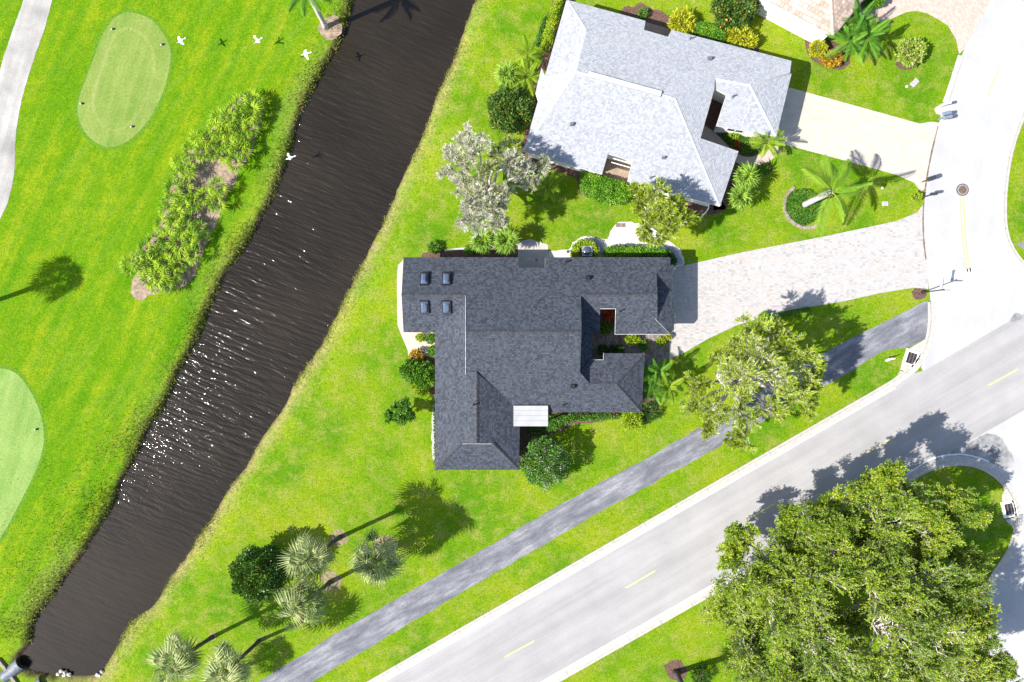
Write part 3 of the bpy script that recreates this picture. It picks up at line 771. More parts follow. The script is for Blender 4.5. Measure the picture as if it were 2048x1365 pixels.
def wall_box(parent, name, a, b, s0, s1, z0, z1, mat, proud=0.03, depth=0.06):
    """panel on the outside of the wall line a->b (interior on the left)"""
    t = np.array(b) - np.array(a); t /= np.linalg.norm(t); n = np.array((t[1], -t[0]))
    p = np.array(a) + t * s0; q = np.array(a) + t * s1
    mb = MB(); mb.prism([p + n * proud, q + n * proud, q - n * (depth - proud), p - n * (depth - proud)], z0, z1)
    return mb.build(name, mat, parent)

def window(parent, a, b, s, w, z0, h):
    f = wall_box(parent, 'window', a, b, s, s + w, z0, z0 + h, M['window_glass'], 0.02)
    for s0, s1, q0, q1 in ((s - 0.06, s, z0, z0 + h), (s + w, s + w + 0.06, z0, z0 + h), (s - 0.06, s + w + 0.06, z0 + h, z0 + h + 0.06), (s - 0.08, s + w + 0.08, z0 - 0.07, z0), (s + w / 2 - 0.025, s + w / 2 + 0.025, z0, z0 + h)):
        wall_box(f, 'window_frame', a, b, s0, s1, q0, q1, M['fascia'], 0.05)

def vent_hood(parent, plane, px, py, s=0.34, mat='black_metal'):
    c = plane.at(px, py)
    mb = MB(); mb.box(c + (0, 0, 0.02), (s * 1.25, s * 1.2, 0.05)); mb.box(c + (0, 0, 0.14), (s, s * 0.8, 0.24), 0, 0.8); mb.build('roof_vent', M[mat], parent)
def vent_pipe(parent, plane, px, py, mat='black_metal', h=0.42, r=0.055):
    c = plane.at(px, py)
    mb = MB(); mb.lathe(c - (0, 0, 0.02), [(r * 2.4, 0.0), (r * 2.2, 0.03), (r * 1.05, 0.09), (r, 0.12), (r, h), (r * 0.6, h)], 10); mb.build('vent_pipe', M[mat], parent)

# ---- the dark-roofed house
hd = empty('dark_roofed_house', W(1060, 690), 'house with charcoal shingle roof, four skylights and a paver driveway', 'house')
MD = [M['shingle_dark'], M['fascia']]
E = 2.7
pN = Plane.eave(W(807, 515, E), W(1340, 515, E), 0.43, W(1000, 700))
rW, rE = pN.at(931, 664), pN.at(1163, 664)
pS = Plane.three(rW, rE, W(1150, 825, E))
wr0, wr1 = pN.at(803, 590), pN.at(931, 590)
pWS = Plane.three(wr0, wr1, W(840, 665, E))
nr0, nr1 = pN.at(1162, 590), pN.at(1315, 590)
pNES = Plane.three(nr0, nr1, W(1280, 668, E))
pW = Plane.eave(W(870, 665, E), W(870, 940, E), 0.43, W(1000, 800))
pE = Plane.three(pW.at(953, 750), pW.at(953, 887), W(1039, 900, E))
pSW = Plane.eave(W(870, 940, E), W(1038, 940, E), 0.43, W(950, 800))
pSEN = Plane.three(pS.at(1180, 768), pS.at(1233, 768), W(1260, 707, E))
pSEE = Plane.three(pS.at(1233, 768), W(1290, 707, E), W(1283, 825, E))
pNEE = Plane.three(W(1348, 530, E - 0.08), W(1348, 660, E - 0.08), pN.at(1313, 546))
pENT = Plane.eave(W(1184, 664, E), W(1184, 720, E), 0.40, W(1100, 690))
roof_slope(hd, pN, [(807, 515), (1037, 515), (1037, 536), (1090, 536), (1090, 515), (1340, 515), (1313, 546), (1315, 590), (1162, 590), (1163, 664), (931, 664), (931, 590), (803, 590)], MD)
roof_slope(hd, pS, [(931, 664), (1163, 664), (1160, 745), (1180, 768), (1233, 768), (1283, 825), (1040, 825), (1032, 819), (955, 745), (931, 750)], MD)
roof_slope(hd, pWS, [(803, 590), (940, 590), (940, 594), (870, 665), (807, 665)], MD)
roof_slope(hd, pNES, [(1158, 590), (1315, 590), (1315, 638), (1340, 669), (1230, 669), (1232, 618), (1200, 618), (1200, 664), (1184, 664), (1158, 638)], MD)
roof_slope(hd, pW, [(870, 665), (940, 594), (940, 745), (953, 745), (953, 887), (922, 887), (870, 940)], MD)
roof_slope(hd, pE, [(953, 745), (953, 887), (985, 887), (1038, 940), (1040, 823)], MD)
roof_slope(hd, pSW, [(870, 940), (1038, 940), (985, 887), (922, 887)], MD)
roof_slope(hd, pSEN, [(1180, 768), (1233, 768), (1290, 707), (1207, 707), (1207, 720), (1184, 720), (1160, 745)], MD)
roof_slope(hd, pSEE, [(1233, 768), (1290, 707), (1283, 825)], MD)
roof_slope(hd, pNEE, [(1313, 546), (1340, 518), (1341, 530), (1348, 530), (1348, 660), (1340, 668), (1312, 640), (1312, 590)], MD)
roof_slope(hd, pENT, [(1158, 638), (1184, 664), (1184, 720), (1158, 747)], MD)
# gable walls between the roof steps
def gable(parent, tops, zb, mat, off):
    P = [np.array(t) + np.array(off) for t in tops]; P = [p - np.array((0, 0, 0.10)) for p in P]
    B = [np.array((P[-1][0], P[-1][1], zb)), np.array((P[0][0], P[0][1], zb))]
    V = P + B; n = len(V)
    o2 = np.array(off) * 1.5
    V2 = V + [v + o2 for v in V]
    F = [tuple(range(n)), tuple(range(2 * n - 1, n - 1, -1))] + [(i, i + n, (i + 1) % n + n, (i + 1) % n) for i in range(n)]
    return mesh('gable_wall', V2, F, mat, parent)
gable(hd, [pN.at(931, 592), pN.at(931, 664), pS.at(931, 748)], 2.5, M['fascia'], (0.10, 0, 0))
gable(hd, [pN.at(1162, 592), pN.at(1163, 664), pS.at(1160, 745)], 2.5, M['stucco_cream'], (-0.12, 0, 0))
gable(hd, [pN.at(1313, 548), pN.at(1315, 590), pNES.at(1315, 638)], 2.6, M['stucco_cream'], (-0.12, 0, 0))
gable(hd, [pN.at(806, 517), pN.at(803, 590), pWS.at(806, 663)], 2.3, M['stucco_cream'], (0.35, 0, 0))
gable(hd, [pW.at(924, 887), pW.at(953, 887), pE.at(983, 887)], 2.6, M['fascia'], (0, 0.08, 0))
for a, b in ((rW, rE), (wr0, wr1), (nr0, nr1), (pW.at(953, 748), pW.at(953, 887)), (pSW.at(870, 940), pSW.at(922, 887)), (pSW.at(1038, 940), pSW.at(985, 887)),
             (pS.at(1180, 768), pS.at(1233, 768)), (pS.at(1233, 768), W(1290, 707, E)), (pS.at(1233, 768), W(1283, 825, E)), (pN.at(1340, 517), pN.at(1313, 546)), (W(1340, 668, E - 0.02), pNES.at(1315, 639))):
    cap(hd, a, b, M['cap_dark'])
M['trim_dull'] = plain('weathered_white_trim', (0.36, 0.35, 0.34), 0.6, 0.35, 2.5)
def trim(parent, pts, w=0.09):
    for a_, b_ in zip(pts[:-1], pts[1:]):
        s_ = MB(); d_ = unit3(b_ - a_); s_.tube([a_ + (0, 0, 0.03) - d_ * 0.02, b_ + (0, 0, 0.03) + d_ * 0.02], w / 4, 4); s_.build('rake_trim', M['trim_dull'], parent)
def unit3(v): return v / np.linalg.norm(v)
trim(hd, [pN.at(931.5, 592), pN.at(931.5, 664), pS.at(931.5, 749)])
trim(hd, [pSW.at(924, 888), pSW.at(983, 888)], 0.07)
trim(hd, [pNES.at(1200, 618), pNES.at(1231.5, 618), pNES.at(1230, 669), pNES.at(1338, 669)], 0.10)
trim(hd, [pSEN.at(1184, 720), pSEN.at(1207, 720), pSEN.at(1207, 707)], 0.08)
EAVE_D = [(807, 515), (1037, 515), (1037, 536), (1090, 536), (1090, 515), (1340, 515), (1346, 530), (1346, 660), (1340, 669), (1230, 669), (1230, 618), (1200, 618), (1200, 664), (1184, 664), (1184, 720), (1207, 720), (1207, 707), (1290, 707), (1283, 825), (1040, 825), (1038, 940), (870, 940), (870, 665), (807, 665)]
wp = walls(hd, EAVE_D, 2.62, M['stucco_cream'], 0.42)
def side(P, k): return P[k], P[(k + 1) % len(P)]
# garage door, windows on the outer walls
best = sorted(range(len(wp)), key=lambda k: -np.linalg.norm(wp[(k + 1) % len(wp)] - wp[k]))
for k in best[:9]:
    a, b = side(wp, k); L = np.linalg.norm(b - a); mid = (a + b) / 2
    if mid[0] > 11 and abs((b - a)[0]) < 1.0 and L > 4 and mid[1] > 0:
        wall_box(hd, 'garage_door', a, b, 0.35, L - 0.35, 0.0, 2.2, M['fascia'], 0.03)
    else:
        for q in range(max(1, int(L / 4.5))):
            window(hd, a, b, 0.8 + q * 4.3, 1.3, 0.9, 1.2)
# skylights
def skylight(parent, plane, px, py, w=0.66, h=1.08):
    c = plane.at(px, py); nn = plane.n; x = np.array((1.0, 0, 0)); y = np.cross(nn, x); y /= np.linalg.norm(y)
    def q(u, v, z): return c + x * u + y * v + nn * z
    r = empty('skylight', np.zeros(3)); r.parent = parent; r.location = tuple(c - rootloc(parent))
    V = [q(sx * w / 2, sy * h / 2, z) for z in (0.0, 0.17) for sx, sy in ((-1, -1), (1, -1), (1, 1), (-1, 1))] + [q(sx * (w / 2 - 0.06), sy * (h / 2 - 0.06), 0.17) for sx, sy in ((-1, -1), (1, -1), (1, 1), (-1, 1))] + [q(sx * (w / 2 - 0.06), sy * (h / 2 - 0.06), 0.10) for sx, sy in ((-1, -1), (1, -1), (1, 1), (-1, 1))]
    F = [(0, 1, 5, 4), (1, 2, 6, 5), (2, 3, 7, 6), (3, 0, 4, 7), (4, 5, 9, 8), (5, 6, 10, 9), (6, 7, 11, 10), (7, 4, 8, 11), (8, 9, 13, 12), (9, 10, 14, 13), (10, 11, 15, 14), (11, 8, 12, 15)]
    mesh('skylight_frame', V, F, M['black_metal'], r)
    nu, nv = 7, 9; D = []
    for i in range(nu):
        for j in range(nv):
            u = -1 + 2 * i / (nu - 1); v = -1 + 2 * j / (nv - 1)
            hh = 0.20 * min(1.0, (1 - abs(u)) * 1.7) ** 0.8 * min(1.0, (1 - abs(v)) * 2.6) ** 0.8 if abs(u) < 1 and abs(v) < 1 else 0.0
            D.append(q(u * (w / 2 - 0.05), v * (h / 2 - 0.05), 0.15 + hh))
    FF = [(i * nv + j, (i + 1) * nv + j, (i + 1) * nv + j + 1, i * nv + j + 1) for i in range(nu - 1) for j in range(nv - 1)]
    mesh('skylight_dome', D, FF, M['glass_dome'], r, smooth=False)
for px, py, pl in ((849, 559, pN), (893, 559, pN), (849, 614, pWS), (893, 614, pWS)): skylight(hd, pl, px, py)
vent_hood(hd, pN, 1176, 557); vent_hood(hd, pS, 1146, 772)
for px, py, pl in ((1132, 525, pN), (1241, 622, pNES), (948, 810, pW), (1127, 810, pS), (1072, 520, pN)): vent_pipe(hd, pl, px, py)
# flat white cover over the side entry
mb = MB(); z0, z1 = 3.02, 3.12
P = [W(1027, 812, z1), W(1096, 812, z1), W(1096, 853, z1), W(1027, 853, z1)]
pc = MB(); pc.prism([p[:2] for p in P], z0, z1); cov = pc.build('patio_cover', M['white_panel'], hd)
for i in range(3):
    yy = P[0][1] + (P[2][1] - P[0][1]) * (i + 1) / 4
    s_ = MB(); s_.box(((P[0][0] + P[1][0]) / 2, yy, z1 + 0.008), (P[1][0] - P[0][0] - 0.02, 0.05, 0.03)); s_.build('panel_seam', M['white_panel'], cov)
for p in (P[2] + (-0.12, 0.12, 0), P[3] + (0.7, 0.12, 0)):
    s_ = MB(); s_.box((p[0], p[1], z0 / 2), (0.1, 0.1, z0)); s_.build('post', M['fascia'], cov)
# garage lamps by the door
for py in (538, 634):
    c = W(1349, py, 2.2); s_ = MB(); s_.lathe(c, [(0.02, 0.1), (0.09, 0.06), (0.08, -0.12), (0.03, -0.16)], 10); s_.box(c + (-0.12, 0, 0.0), (0.16, 0.05, 0.05)); s_.build('wall_lamp', M['fascia'], hd)

# ---- the pale-roofed house
hw = empty('pale_roofed_house', W(1290, 230), 'house with pale grey shingle roof, ridge vent and plain concrete driveway', 'house')
MW = [M['shingle_white'], M['fascia']]
wN = Plane.eave(W(1135, 0, E), W(1583, 122, E), 0.26, W(1250, 250))
wW = Plane.eave(W(1133, 0, E), W(1047, 303, E), 0.26, W(1300, 200))
R0, R1, Hh = wN.at(1153, 143), wN.at(1322, 189), wN.at(1350, 197)
wS = Plane.three(R0, Hh, W(1150, 332, E))
zt = wN.at(1175, 61)[2]
P1, P2 = meet(wN, wW, zt), meet(wS, wW, zt)
wE = Plane.three(Hh, W(1440, 413, E), W(1477, 303, E))
g0, g1 = wN.at(1430, 157), wN.at(1500, 170)
gS = Plane.three(g0, g1, W(1440, 253, E))
gE = Plane.three(g1, W(1583, 148, E), W(1553, 272, E))
roof_slope(hw, wN, [(1135, 0), (1291, 42), (1288, 60), (1336, 74), (1343, 60), (1583, 122), (1580, 146), (1500, 170), (1430, 157), (1350, 197), (1153, 143), tuple(P1)], MW)
wMid = W(1090, 152, E)
Q0 = np.array((R0[0], R0[1], wW.z(R0[0], R0[1])))
roof_slope(hw, wW, [(1133, 0), tuple(P1), tuple(Q0), tuple(wMid)], MW)
wW2 = Plane.three(R0, wMid, W(1047, 303, E))
roof_slope(hw, wW2, [tuple(wMid), tuple(R0), tuple(W(1047, 303, E)), (1076, 202), (1071, 186), (1083, 136)], MW)
roof_slope(hw, wS, [(1153, 143), (1350, 197), (1440, 413), (1255, 363), (1265, 322), (1216, 308), (1204, 349), (1047, 303)], MW)
roof_slope(hw, wE, [(1350, 197), (1430, 157), (1429, 178), (1401, 277), (1477, 303), (1440, 413)], MW)
roof_slope(hw, gS, [(1430, 157), (1500, 170), (1552, 273), (1433, 252), (1453, 190), (1429, 178)], MW)
roof_slope(hw, gE, [(1500, 170), (1577, 147), (1583, 148), (1553, 272)], MW)
mesh('gable_wall', [P1 - (0, 0, 0.02), R0 - (0, 0, 0.03), Q0 - (0, 0, 0.1), P1 + (0.15, 0.04, -0.15), R0 + (0.15, 0.04, -0.2), Q0 + (0.15, 0.04, -0.1)], [(0, 1, 2), (5, 4, 3), (0, 3, 4, 1), (1, 4, 5, 2), (2, 5, 3, 0)], M['stucco_white'], hw)
mesh('gable_wall', [Q0 - (0, 0, 0.1), R0 - (0, 0, 0.03), wMid - (0, 0, 0.05), Q0 + (0.04, -0.15, -0.1), R0 + (0.04, -0.15, -0.2), wMid + (0.04, -0.15, -0.1)], [(0, 1, 2), (5, 4, 3), (0, 3, 4, 1), (1, 4, 5, 2), (2, 5, 3, 0)], M['cap_white'], hw)
for a, b in ((wN.at(1137, 3), P1), (W(1049, 301, E), R0), (Hh, W(1440, 412, E)), (g0, g1), (g1, W(1579, 147, E)), (g1, W(1552, 271, E))):
    cap(hw, a, b, M['cap_white'])
# raised ridge vent
a, b = wN.at(1176, 149), wN.at(1322, 189)
d = (b - a) / np.linalg.norm(b - a); s_ = np.array((-d[1], d[0], 0)); L = np.linalg.norm(b - a)
mb = MB(); mb.prism([(a + s_ * 0.2)[:2], (b + s_ * 0.2)[:2], (b - s_ * 0.2)[:2], (a - s_ * 0.2)[:2]], a[2] - 0.03, a[2] + 0.15); mb.build('ridge_vent', M['cap_white'], hw)
cap(hw, R0, a, M['cap_white']); cap(hw, b, Hh, M['cap_white'])
EAVE_W = [(1135, 0), (1291, 42), (1288, 60), (1336, 74), (1343, 60), (1583, 122), (1553, 272), (1433, 252), (1453, 190), (1429, 178), (1401, 277), (1477, 303), (1440, 413), (1255, 363), (1265, 322), (1216, 308), (1204, 349), (1047, 303)]
wq = walls(hw, EAVE_W, 2.62, M['stucco_white'], 0.42)
best = sorted(range(len(wq)), key=lambda k: -np.linalg.norm(wq[(k + 1) % len(wq)] - wq[k]))
for k in best[:8]:
    a, b = side(wq, k); L = np.linalg.norm(b - a); mid = (a + b) / 2
    if mid[0] > 20: wall_box(hw, 'garage_door', a, b, 0.4, L - 0.4, 0.0, 2.2, M['fascia'], 0.03)
    else:
        for q in range(max(1, int(L / 4.5))): window(hw, a, b, 0.8 + q * 4.3, 1.3, 0.9, 1.2)
vent_hood(hw, wN, 1419, 118, 0.30, 'galv'); vent_hood(hw, wS, 1144, 249, 0.26, 'galv'); vent_hood(hw, wS, 1327, 316, 0.22, 'galv')
for px, py, pl in ((1380, 78, wN), (1465, 194, gS), (1301, 356, wS)): vent_pipe(hw, pl, px, py, 'galv')
# patio screen frame, downspouts
c0, c1 = W(1222, 316, 2.3), W(1264, 328, 2.3)
for o_ in (0.0, 0.35):
    mb = MB(); mb.tube([c0 + (0, -o_, 0), c1 + (0, -o_, 0)], 0.04, 6); mb.build('patio_beam', M['fascia'], hw)
for px, py in ((1417, 416), (1058, 312)):
    p = W(px, py, 2.5); mb = MB(); mb.tube([p + (0, 0.25, 0.05), p, p + (0.02, -0.1, -0.3), p + (0.05, -0.35, -2.3)], 0.05, 6); mb.build('downspout', M['fascia'], hw)

# ---- the tile-roofed house at the corner
ht = empty('tile_roofed_house', W(1640, -40), 'house with tan tile roof and white side wall by the pink driveway', 'house')
MT = [M['roof_tile'], M['fascia']]
tA, tB, tC = W(1380, -79, E), W(1667, 74, E), W(1790, -79, E)
tS = Plane.eave(tA, tB, 0.40, W(1640, -100)); tE = Plane.eave(tB, tC, 0.40, W(1600, -60))
apex = meet(tS, tE, E + 2.0)
dd = (tA - tB) / np.linalg.norm(tA - tB); ee = (tC - tB) / np.linalg.norm(tC - tB)
apexW = apex + dd * 7.5; farN = tC + dd * 18; nE = tC
apexN = apex + ee * 0.1
tN = Plane.three(apex, apexW, apex + np.cross(dd, (0, 0, 1)) * 5 * np.sign(np.dot(np.cross(dd, (0, 0, 1)), ee)) - np.array((0, 0, 2.0)))
nA = meet(tN, tE, E); nW = nA + dd * 18; sW = tB + dd * 18
roof_slope(ht, tS, [tuple(tB), tuple(apex), tuple(apex + dd * 16), tuple(sW)], MT)
roof_slope(ht, tE, [tuple(tB), tuple(nA), tuple(apex)], MT)
roof_slope(ht, tN, [tuple(apex), tuple(nA), tuple(nW), tuple(apex + dd * 16)], MT)
gable(ht, [sW - dd * 0.5, apex + dd * 15.5, nW - dd * 0.5], 2.4, M['stucco_white'], tuple(-dd * 0.05))
for a_, b_ in ((tB, apex), (nA, apex), (apex, apex + dd * 16)): cap(ht, a_, b_, plain('tan_ridge_tile', (0.33, 0.24, 0.19), 0.8, 0.3, 4), 0.18)
PP = inset([p[:2] for p in (tB, nA, nW, sW)], 0.35)
for i in range(4):
    a_, b_ = PP[i], PP[(i + 1) % 4]; t_ = (b_ - a_) / np.linalg.norm(b_ - a_); nr = np.array((-t_[1], t_[0])) * 0.2
    mb = MB(); mb.prism([a_, b_, b_ + nr, a_ + nr], 0, 2.62); mb.build('wall', M['stucco_white'], ht)
# gutter along the eave
mb = MB(); mb.tube([tB + ee * 0.05 + (0.05, -0.05, -0.05), tC + (0.05, -0.05, -0.05)], 0.07, 6); mb.build('gutter', M['black_metal'], ht)

# ---------------------------------------------------------------- vegetation tools
def unit(v): return v / (np.linalg.norm(v, axis=-1, keepdims=True) + 1e-9)
def rsph(n): return unit(rng.normal(size=(n, 3)))

def leaf_quads(C, D, L, Wd, up=1.6, spread=0.65):
    n = len(C); D = unit(D)
    nrm = np.array((0, 0, up)) + rng.normal(0, spread, (n, 3))
    sd = unit(np.cross(D, nrm))
    L = (L * rng.uniform(0.7, 1.25, n))[:, None]; Wd = (Wd * rng.uniform(0.7, 1.25, n))[:, None]
    V = np.stack([C, C + D * L * 0.5 + sd * Wd * 0.5, C + D * L, C + D * L * 0.5 - sd * Wd * 0.5], axis=1).reshape(-1, 3)
    F = np.arange(n * 4).reshape(n, 4)
    return V, F

LEAF = {}
LEAF['oak'] = leafmat('olive_oak_leaf', [(0.0, (0.080, 0.135, 0.004)), (0.28, (0.220, 0.300, 0.010)), (0.58, (0.350, 0.460, 0.022)), (0.84, (0.470, 0.520, 0.080)), (1.0, (0.62, 0.58, 0.50))], 0.45)
LEAF['silver'] = leafmat('silvery_leaf', [(0.0, (0.080, 0.125, 0.006)), (0.35, (0.210, 0.260, 0.020)), (0.60, (0.330, 0.360, 0.075)), (0.76, (0.52, 0.49, 0.40)), (1.0, (0.70, 0.67, 0.62))], 0.45)
LEAF['shade'] = leafmat('shade_tree_leaf', [(0.0, (0.034, 0.090, 0.006)), (0.28, (0.125, 0.225, 0.012)), (0.55, (0.265, 0.375, 0.020)), (0.80, (0.460, 0.520, 0.032)), (1.0, (0.50, 0.38, 0.18))], 0.48)
LEAF['dark'] = leafmat('glossy_dark_leaf', [(0.0, (0.009, 0.030, 0.005)), (0.6, (0.030, 0.090, 0.007)), (0.9, (0.083, 0.180, 0.015)), (1.0, (0.180, 0.255, 0.045))], 0.15, 0.35)
LEAF['mid'] = leafmat('mid_green_leaf', [(0.0, (0.022, 0.083, 0.005)), (0.6, (0.068, 0.180, 0.009)), (1.0, (0.180, 0.315, 0.018))], 0.25)
LEAF['hedge'] = leafmat('bright_hedge_leaf', [(0.0, (0.033, 0.120, 0.006)), (0.6, (0.090, 0.232, 0.009)), (1.0, (0.255, 0.390, 0.030))], 0.25)
LEAF['lime'] = leafmat('lime_leaf', [(0.0, (0.081, 0.176, 0.005)), (0.5, (0.216, 0.331, 0.008)), (1.0, (0.378, 0.405, 0.020))], 0.3)
LEAF['yellow'] = leafmat('yellow_croton_leaf', [(0.0, (0.11, 0.14, 0.005)), (0.4, (0.33, 0.35, 0.010)), (1.0, (0.50, 0.47, 0.04))], 0.25)
LEAF['orange'] = leafmat('orange_croton_leaf', [(0.0, (0.062, 0.062, 0.005)), (0.5, (0.375, 0.225, 0.010)), (1.0, (0.550, 0.275, 0.025))], 0.25)
LEAF['ixora'] = leafmat('orange_flowered_leaf', [(0.0, (0.015, 0.045, 0.006)), (0.6, (0.051, 0.120, 0.012)), (0.85, (0.135, 0.180, 0.030)), (0.92, (0.495, 0.210, 0.018)), (1.0, (0.600, 0.240, 0.030))], 0.2)
LEAF['purple'] = leafmat('purple_flowered_leaf', [(0.0, (0.015, 0.060, 0.006)), (0.5, (0.053, 0.150, 0.015)), (0.80, (0.150, 0.270, 0.045)), (0.86, (0.330, 0.180, 0.300)), (1.0, (0.450, 0.300, 0.450))], 0.2)
LEAF['red'] = leafmat('red_cordyline_leaf', [(0.0, (0.130, 0.008, 0.005)), (0.6, (0.312, 0.029, 0.016)), (1.0, (0.455, 0.117, 0.052))], 0.25)
LEAF['cover'] = leafmat('ground_cover_leaf', [(0.0, (0.017, 0.056, 0.004)), (0.6, (0.056, 0.154, 0.008)), (0.9, (0.098, 0.210, 0.017)), (1.0, (0.182, 0.084, 0.042))], 0.2)
LEAF['varieg'] = leafmat('variegated_leaf', [(0.0, (0.065, 0.156, 0.008)), (0.5, (0.195, 0.312, 0.016)), (0.75, (0.390, 0.364, 0.130)), (1.0, (0.468, 0.312, 0.234))], 0.25)
LEAF['bank'] = leafmat('bank_grass_blade', [(0.0, (0.060, 0.125, 0.006)), (0.5, (0.180, 0.225, 0.014)), (1.0, (0.33, 0.28, 0.11))], 0.4)
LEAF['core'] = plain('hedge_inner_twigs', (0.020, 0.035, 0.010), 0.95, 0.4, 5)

def grow_tree(name, label, base_px, lobes, leaf, bark, cat='tree', group=None, trunk_r=0.28, nsub=12, ntwig=9, nleaf=26, LL=0.20, LW=0.085, silver=None, fork=0.32, leafup=1.7, twig_r=0.012, align=0.8, jit=0.85):
    base = W(*base_px); root = empty(name, base, label, cat, group)
    C = np.array([W(x, y, z) for x, y, z, r in lobes]); Rr = np.array([r * S * (H - z) / H for x, y, z, r in lobes])
    top = C.mean(axis=0); zt_ = np.median(C[:, 2])
    fk = base * (1 - 0.35) + top * 0.35; fk[2] = zt_ * fork
    wood = MB()
    wob = rng.normal(0, 0.07, (4, 3)); wob[0] = 0
    tp = np.array([base + (fk - base) * t for t in (0, 0.3, 0.65, 1.0)]) + wob
    wood.tube(tp - np.array((0, 0, 0.05)) * np.array([1, 0, 0, 0])[:, None], [trunk_r * 1.5, trunk_r * 1.08, trunk_r, trunk_r * 0.95], 9)
    # limbs: nearest lobes share a parent limb
    order = np.argsort(np.linalg.norm(C[:, :2] - fk[:2], axis=1)); done = []; limb_dir = np.zeros_like(C)
    for i in order:
        cand = [(np.linalg.norm(C[i] - fk) * 0.85, fk, trunk_r * 0.62)]
        for j in done:
            dj = np.linalg.norm(C[j] - fk); di = np.linalg.norm(C[i] - fk)
            if dj < di * 0.8: cand.append((np.linalg.norm(C[i] - C[j]) + 0.3 * dj, C[j] - limb_dir[j] * Rr[j] * 0.8 - np.array((0, 0, 0.45 * Rr[j])), trunk_r * 0.34))
        _, st, r0 = min(cand, key=lambda c: c[0])
        en = C[i] - np.array((0, 0, 0.35 * Rr[i]))
        ts = np.linspace(0, 1, 6)[:, None]; sag = np.sin(ts * math.pi) * np.linalg.norm(en - st) * 0.09
        P = st + (en - st) * ts + sag * np.array((0, 0, 1.0)) * rng.uniform(-0.6, 1.0) + rng.normal(0, 0.05, (6, 3)) * np.sin(ts * math.pi) * np.linalg.norm(en - st) * 0.5
        wood.tube(P, np.linspace(r0, max(0.035, r0 * 0.38), 6), 6)
        limb_dir[i] = unit(en - st); done.append(i)
    # branches, twigs, leaves
    nc = 6; ns = max(3, nsub // 4)
    od = rsph(len(C) * nc); od[:, 2] = od[:, 2] * 0.55 + 0.1
    R2 = np.repeat(Rr, nc); C2 = np.repeat(C, nc, axis=0) + od * (R2 * rng.uniform(0.35, 0.80, len(R2)))[:, None]; r2 = R2 * rng.uniform(0.36, 0.56, len(R2))
    n = len(C2) * ns; ci = np.repeat(np.arange(len(C2)), ns); li = ci // nc
    dr = rsph(n); dr[:, 2] = np.abs(dr[:, 2]) * 0.75 - 0.22; dr = unit(dr)
    st = C[li] - np.array((0, 0, 0.35)) * Rr[li][:, None] + rng.normal(0, 0.10, (n, 3)) * Rr[li][:, None]
    tip = C2[ci] + dr * r2[ci][:, None] * rng.uniform(0.55, 1.0, n)[:, None]
    mid = (st + tip) / 2 + rng.normal(0, 0.10, (n, 3)) * Rr[li][:, None]
    br = np.clip(Rr[li] * 0.026, 0.014, 0.06)
    tv = []; tf = []; k = 0
    for A, B, ra, rb in ((st, mid, br, br * 0.7), (mid, tip, br * 0.7, br * 0.3)):
        v, f = tubes_straight(A, B, ra, rb, 4); tv.append(v); tf.append(f + k); k += len(v)
    m = n * ntwig; si = np.repeat(np.arange(n), ntwig)
    tt = rng.uniform(0.58, 1.0, m)[:, None]
    ts_ = np.where(tt < 0.5, st[si] + (mid - st)[si] * tt * 2, mid[si] + (tip - mid)[si] * (tt * 2 - 1))
    td = unit(unit(tip - st)[si] * 0.75 + rsph(m) * 0.75 + np.array((0, 0, 0.22)))
    te = ts_ + td * (Rr[li][si] * rng.uniform(0.18, 0.44, m))[:, None]
    v, f = tubes_straight(ts_, te, twig_r, twig_r * 0.4, 3); tv.append(v); tf.append(f + k)
    wood.build('trunk', bark, root, smooth=True)
    mesh('branches', np.vstack(tv), np.vstack(tf), bark, root)
    q = m * nleaf; ti = np.repeat(np.arange(m), nleaf)
    f_ = rng.uniform(0.1, 1.08, q)[:, None]
    lc = ts_[ti] + (te - ts_)[ti] * f_ + rng.normal(0, 0.045, (q, 3))
    ld = td[ti] * align + rsph(q) * jit
    clump = (0.65 * rng.uniform(0, 1, len(C2))[ci] + 0.35 * rng.uniform(0, 1, n))[si][ti]
    tint = 0.42 * rng.uniform(0, 1, q) + 0.48 * clump
    tint = np.where(rng.uniform(0, 1, q) < 0.05, 1.0, tint)
    if silver is not None:
        sv = np.array(silver, float)[li][si][ti]
        tint = np.where(rng.uniform(0, 1, q) < sv, rng.uniform(0.70, 1.0, q), tint)
    V, F = leaf_quads(lc, ld, LL, LW, leafup)
    mesh('crown', V, F, LEAF[leaf], root, tint=np.repeat(np.clip(tint, 0, 1), 4))
    return root

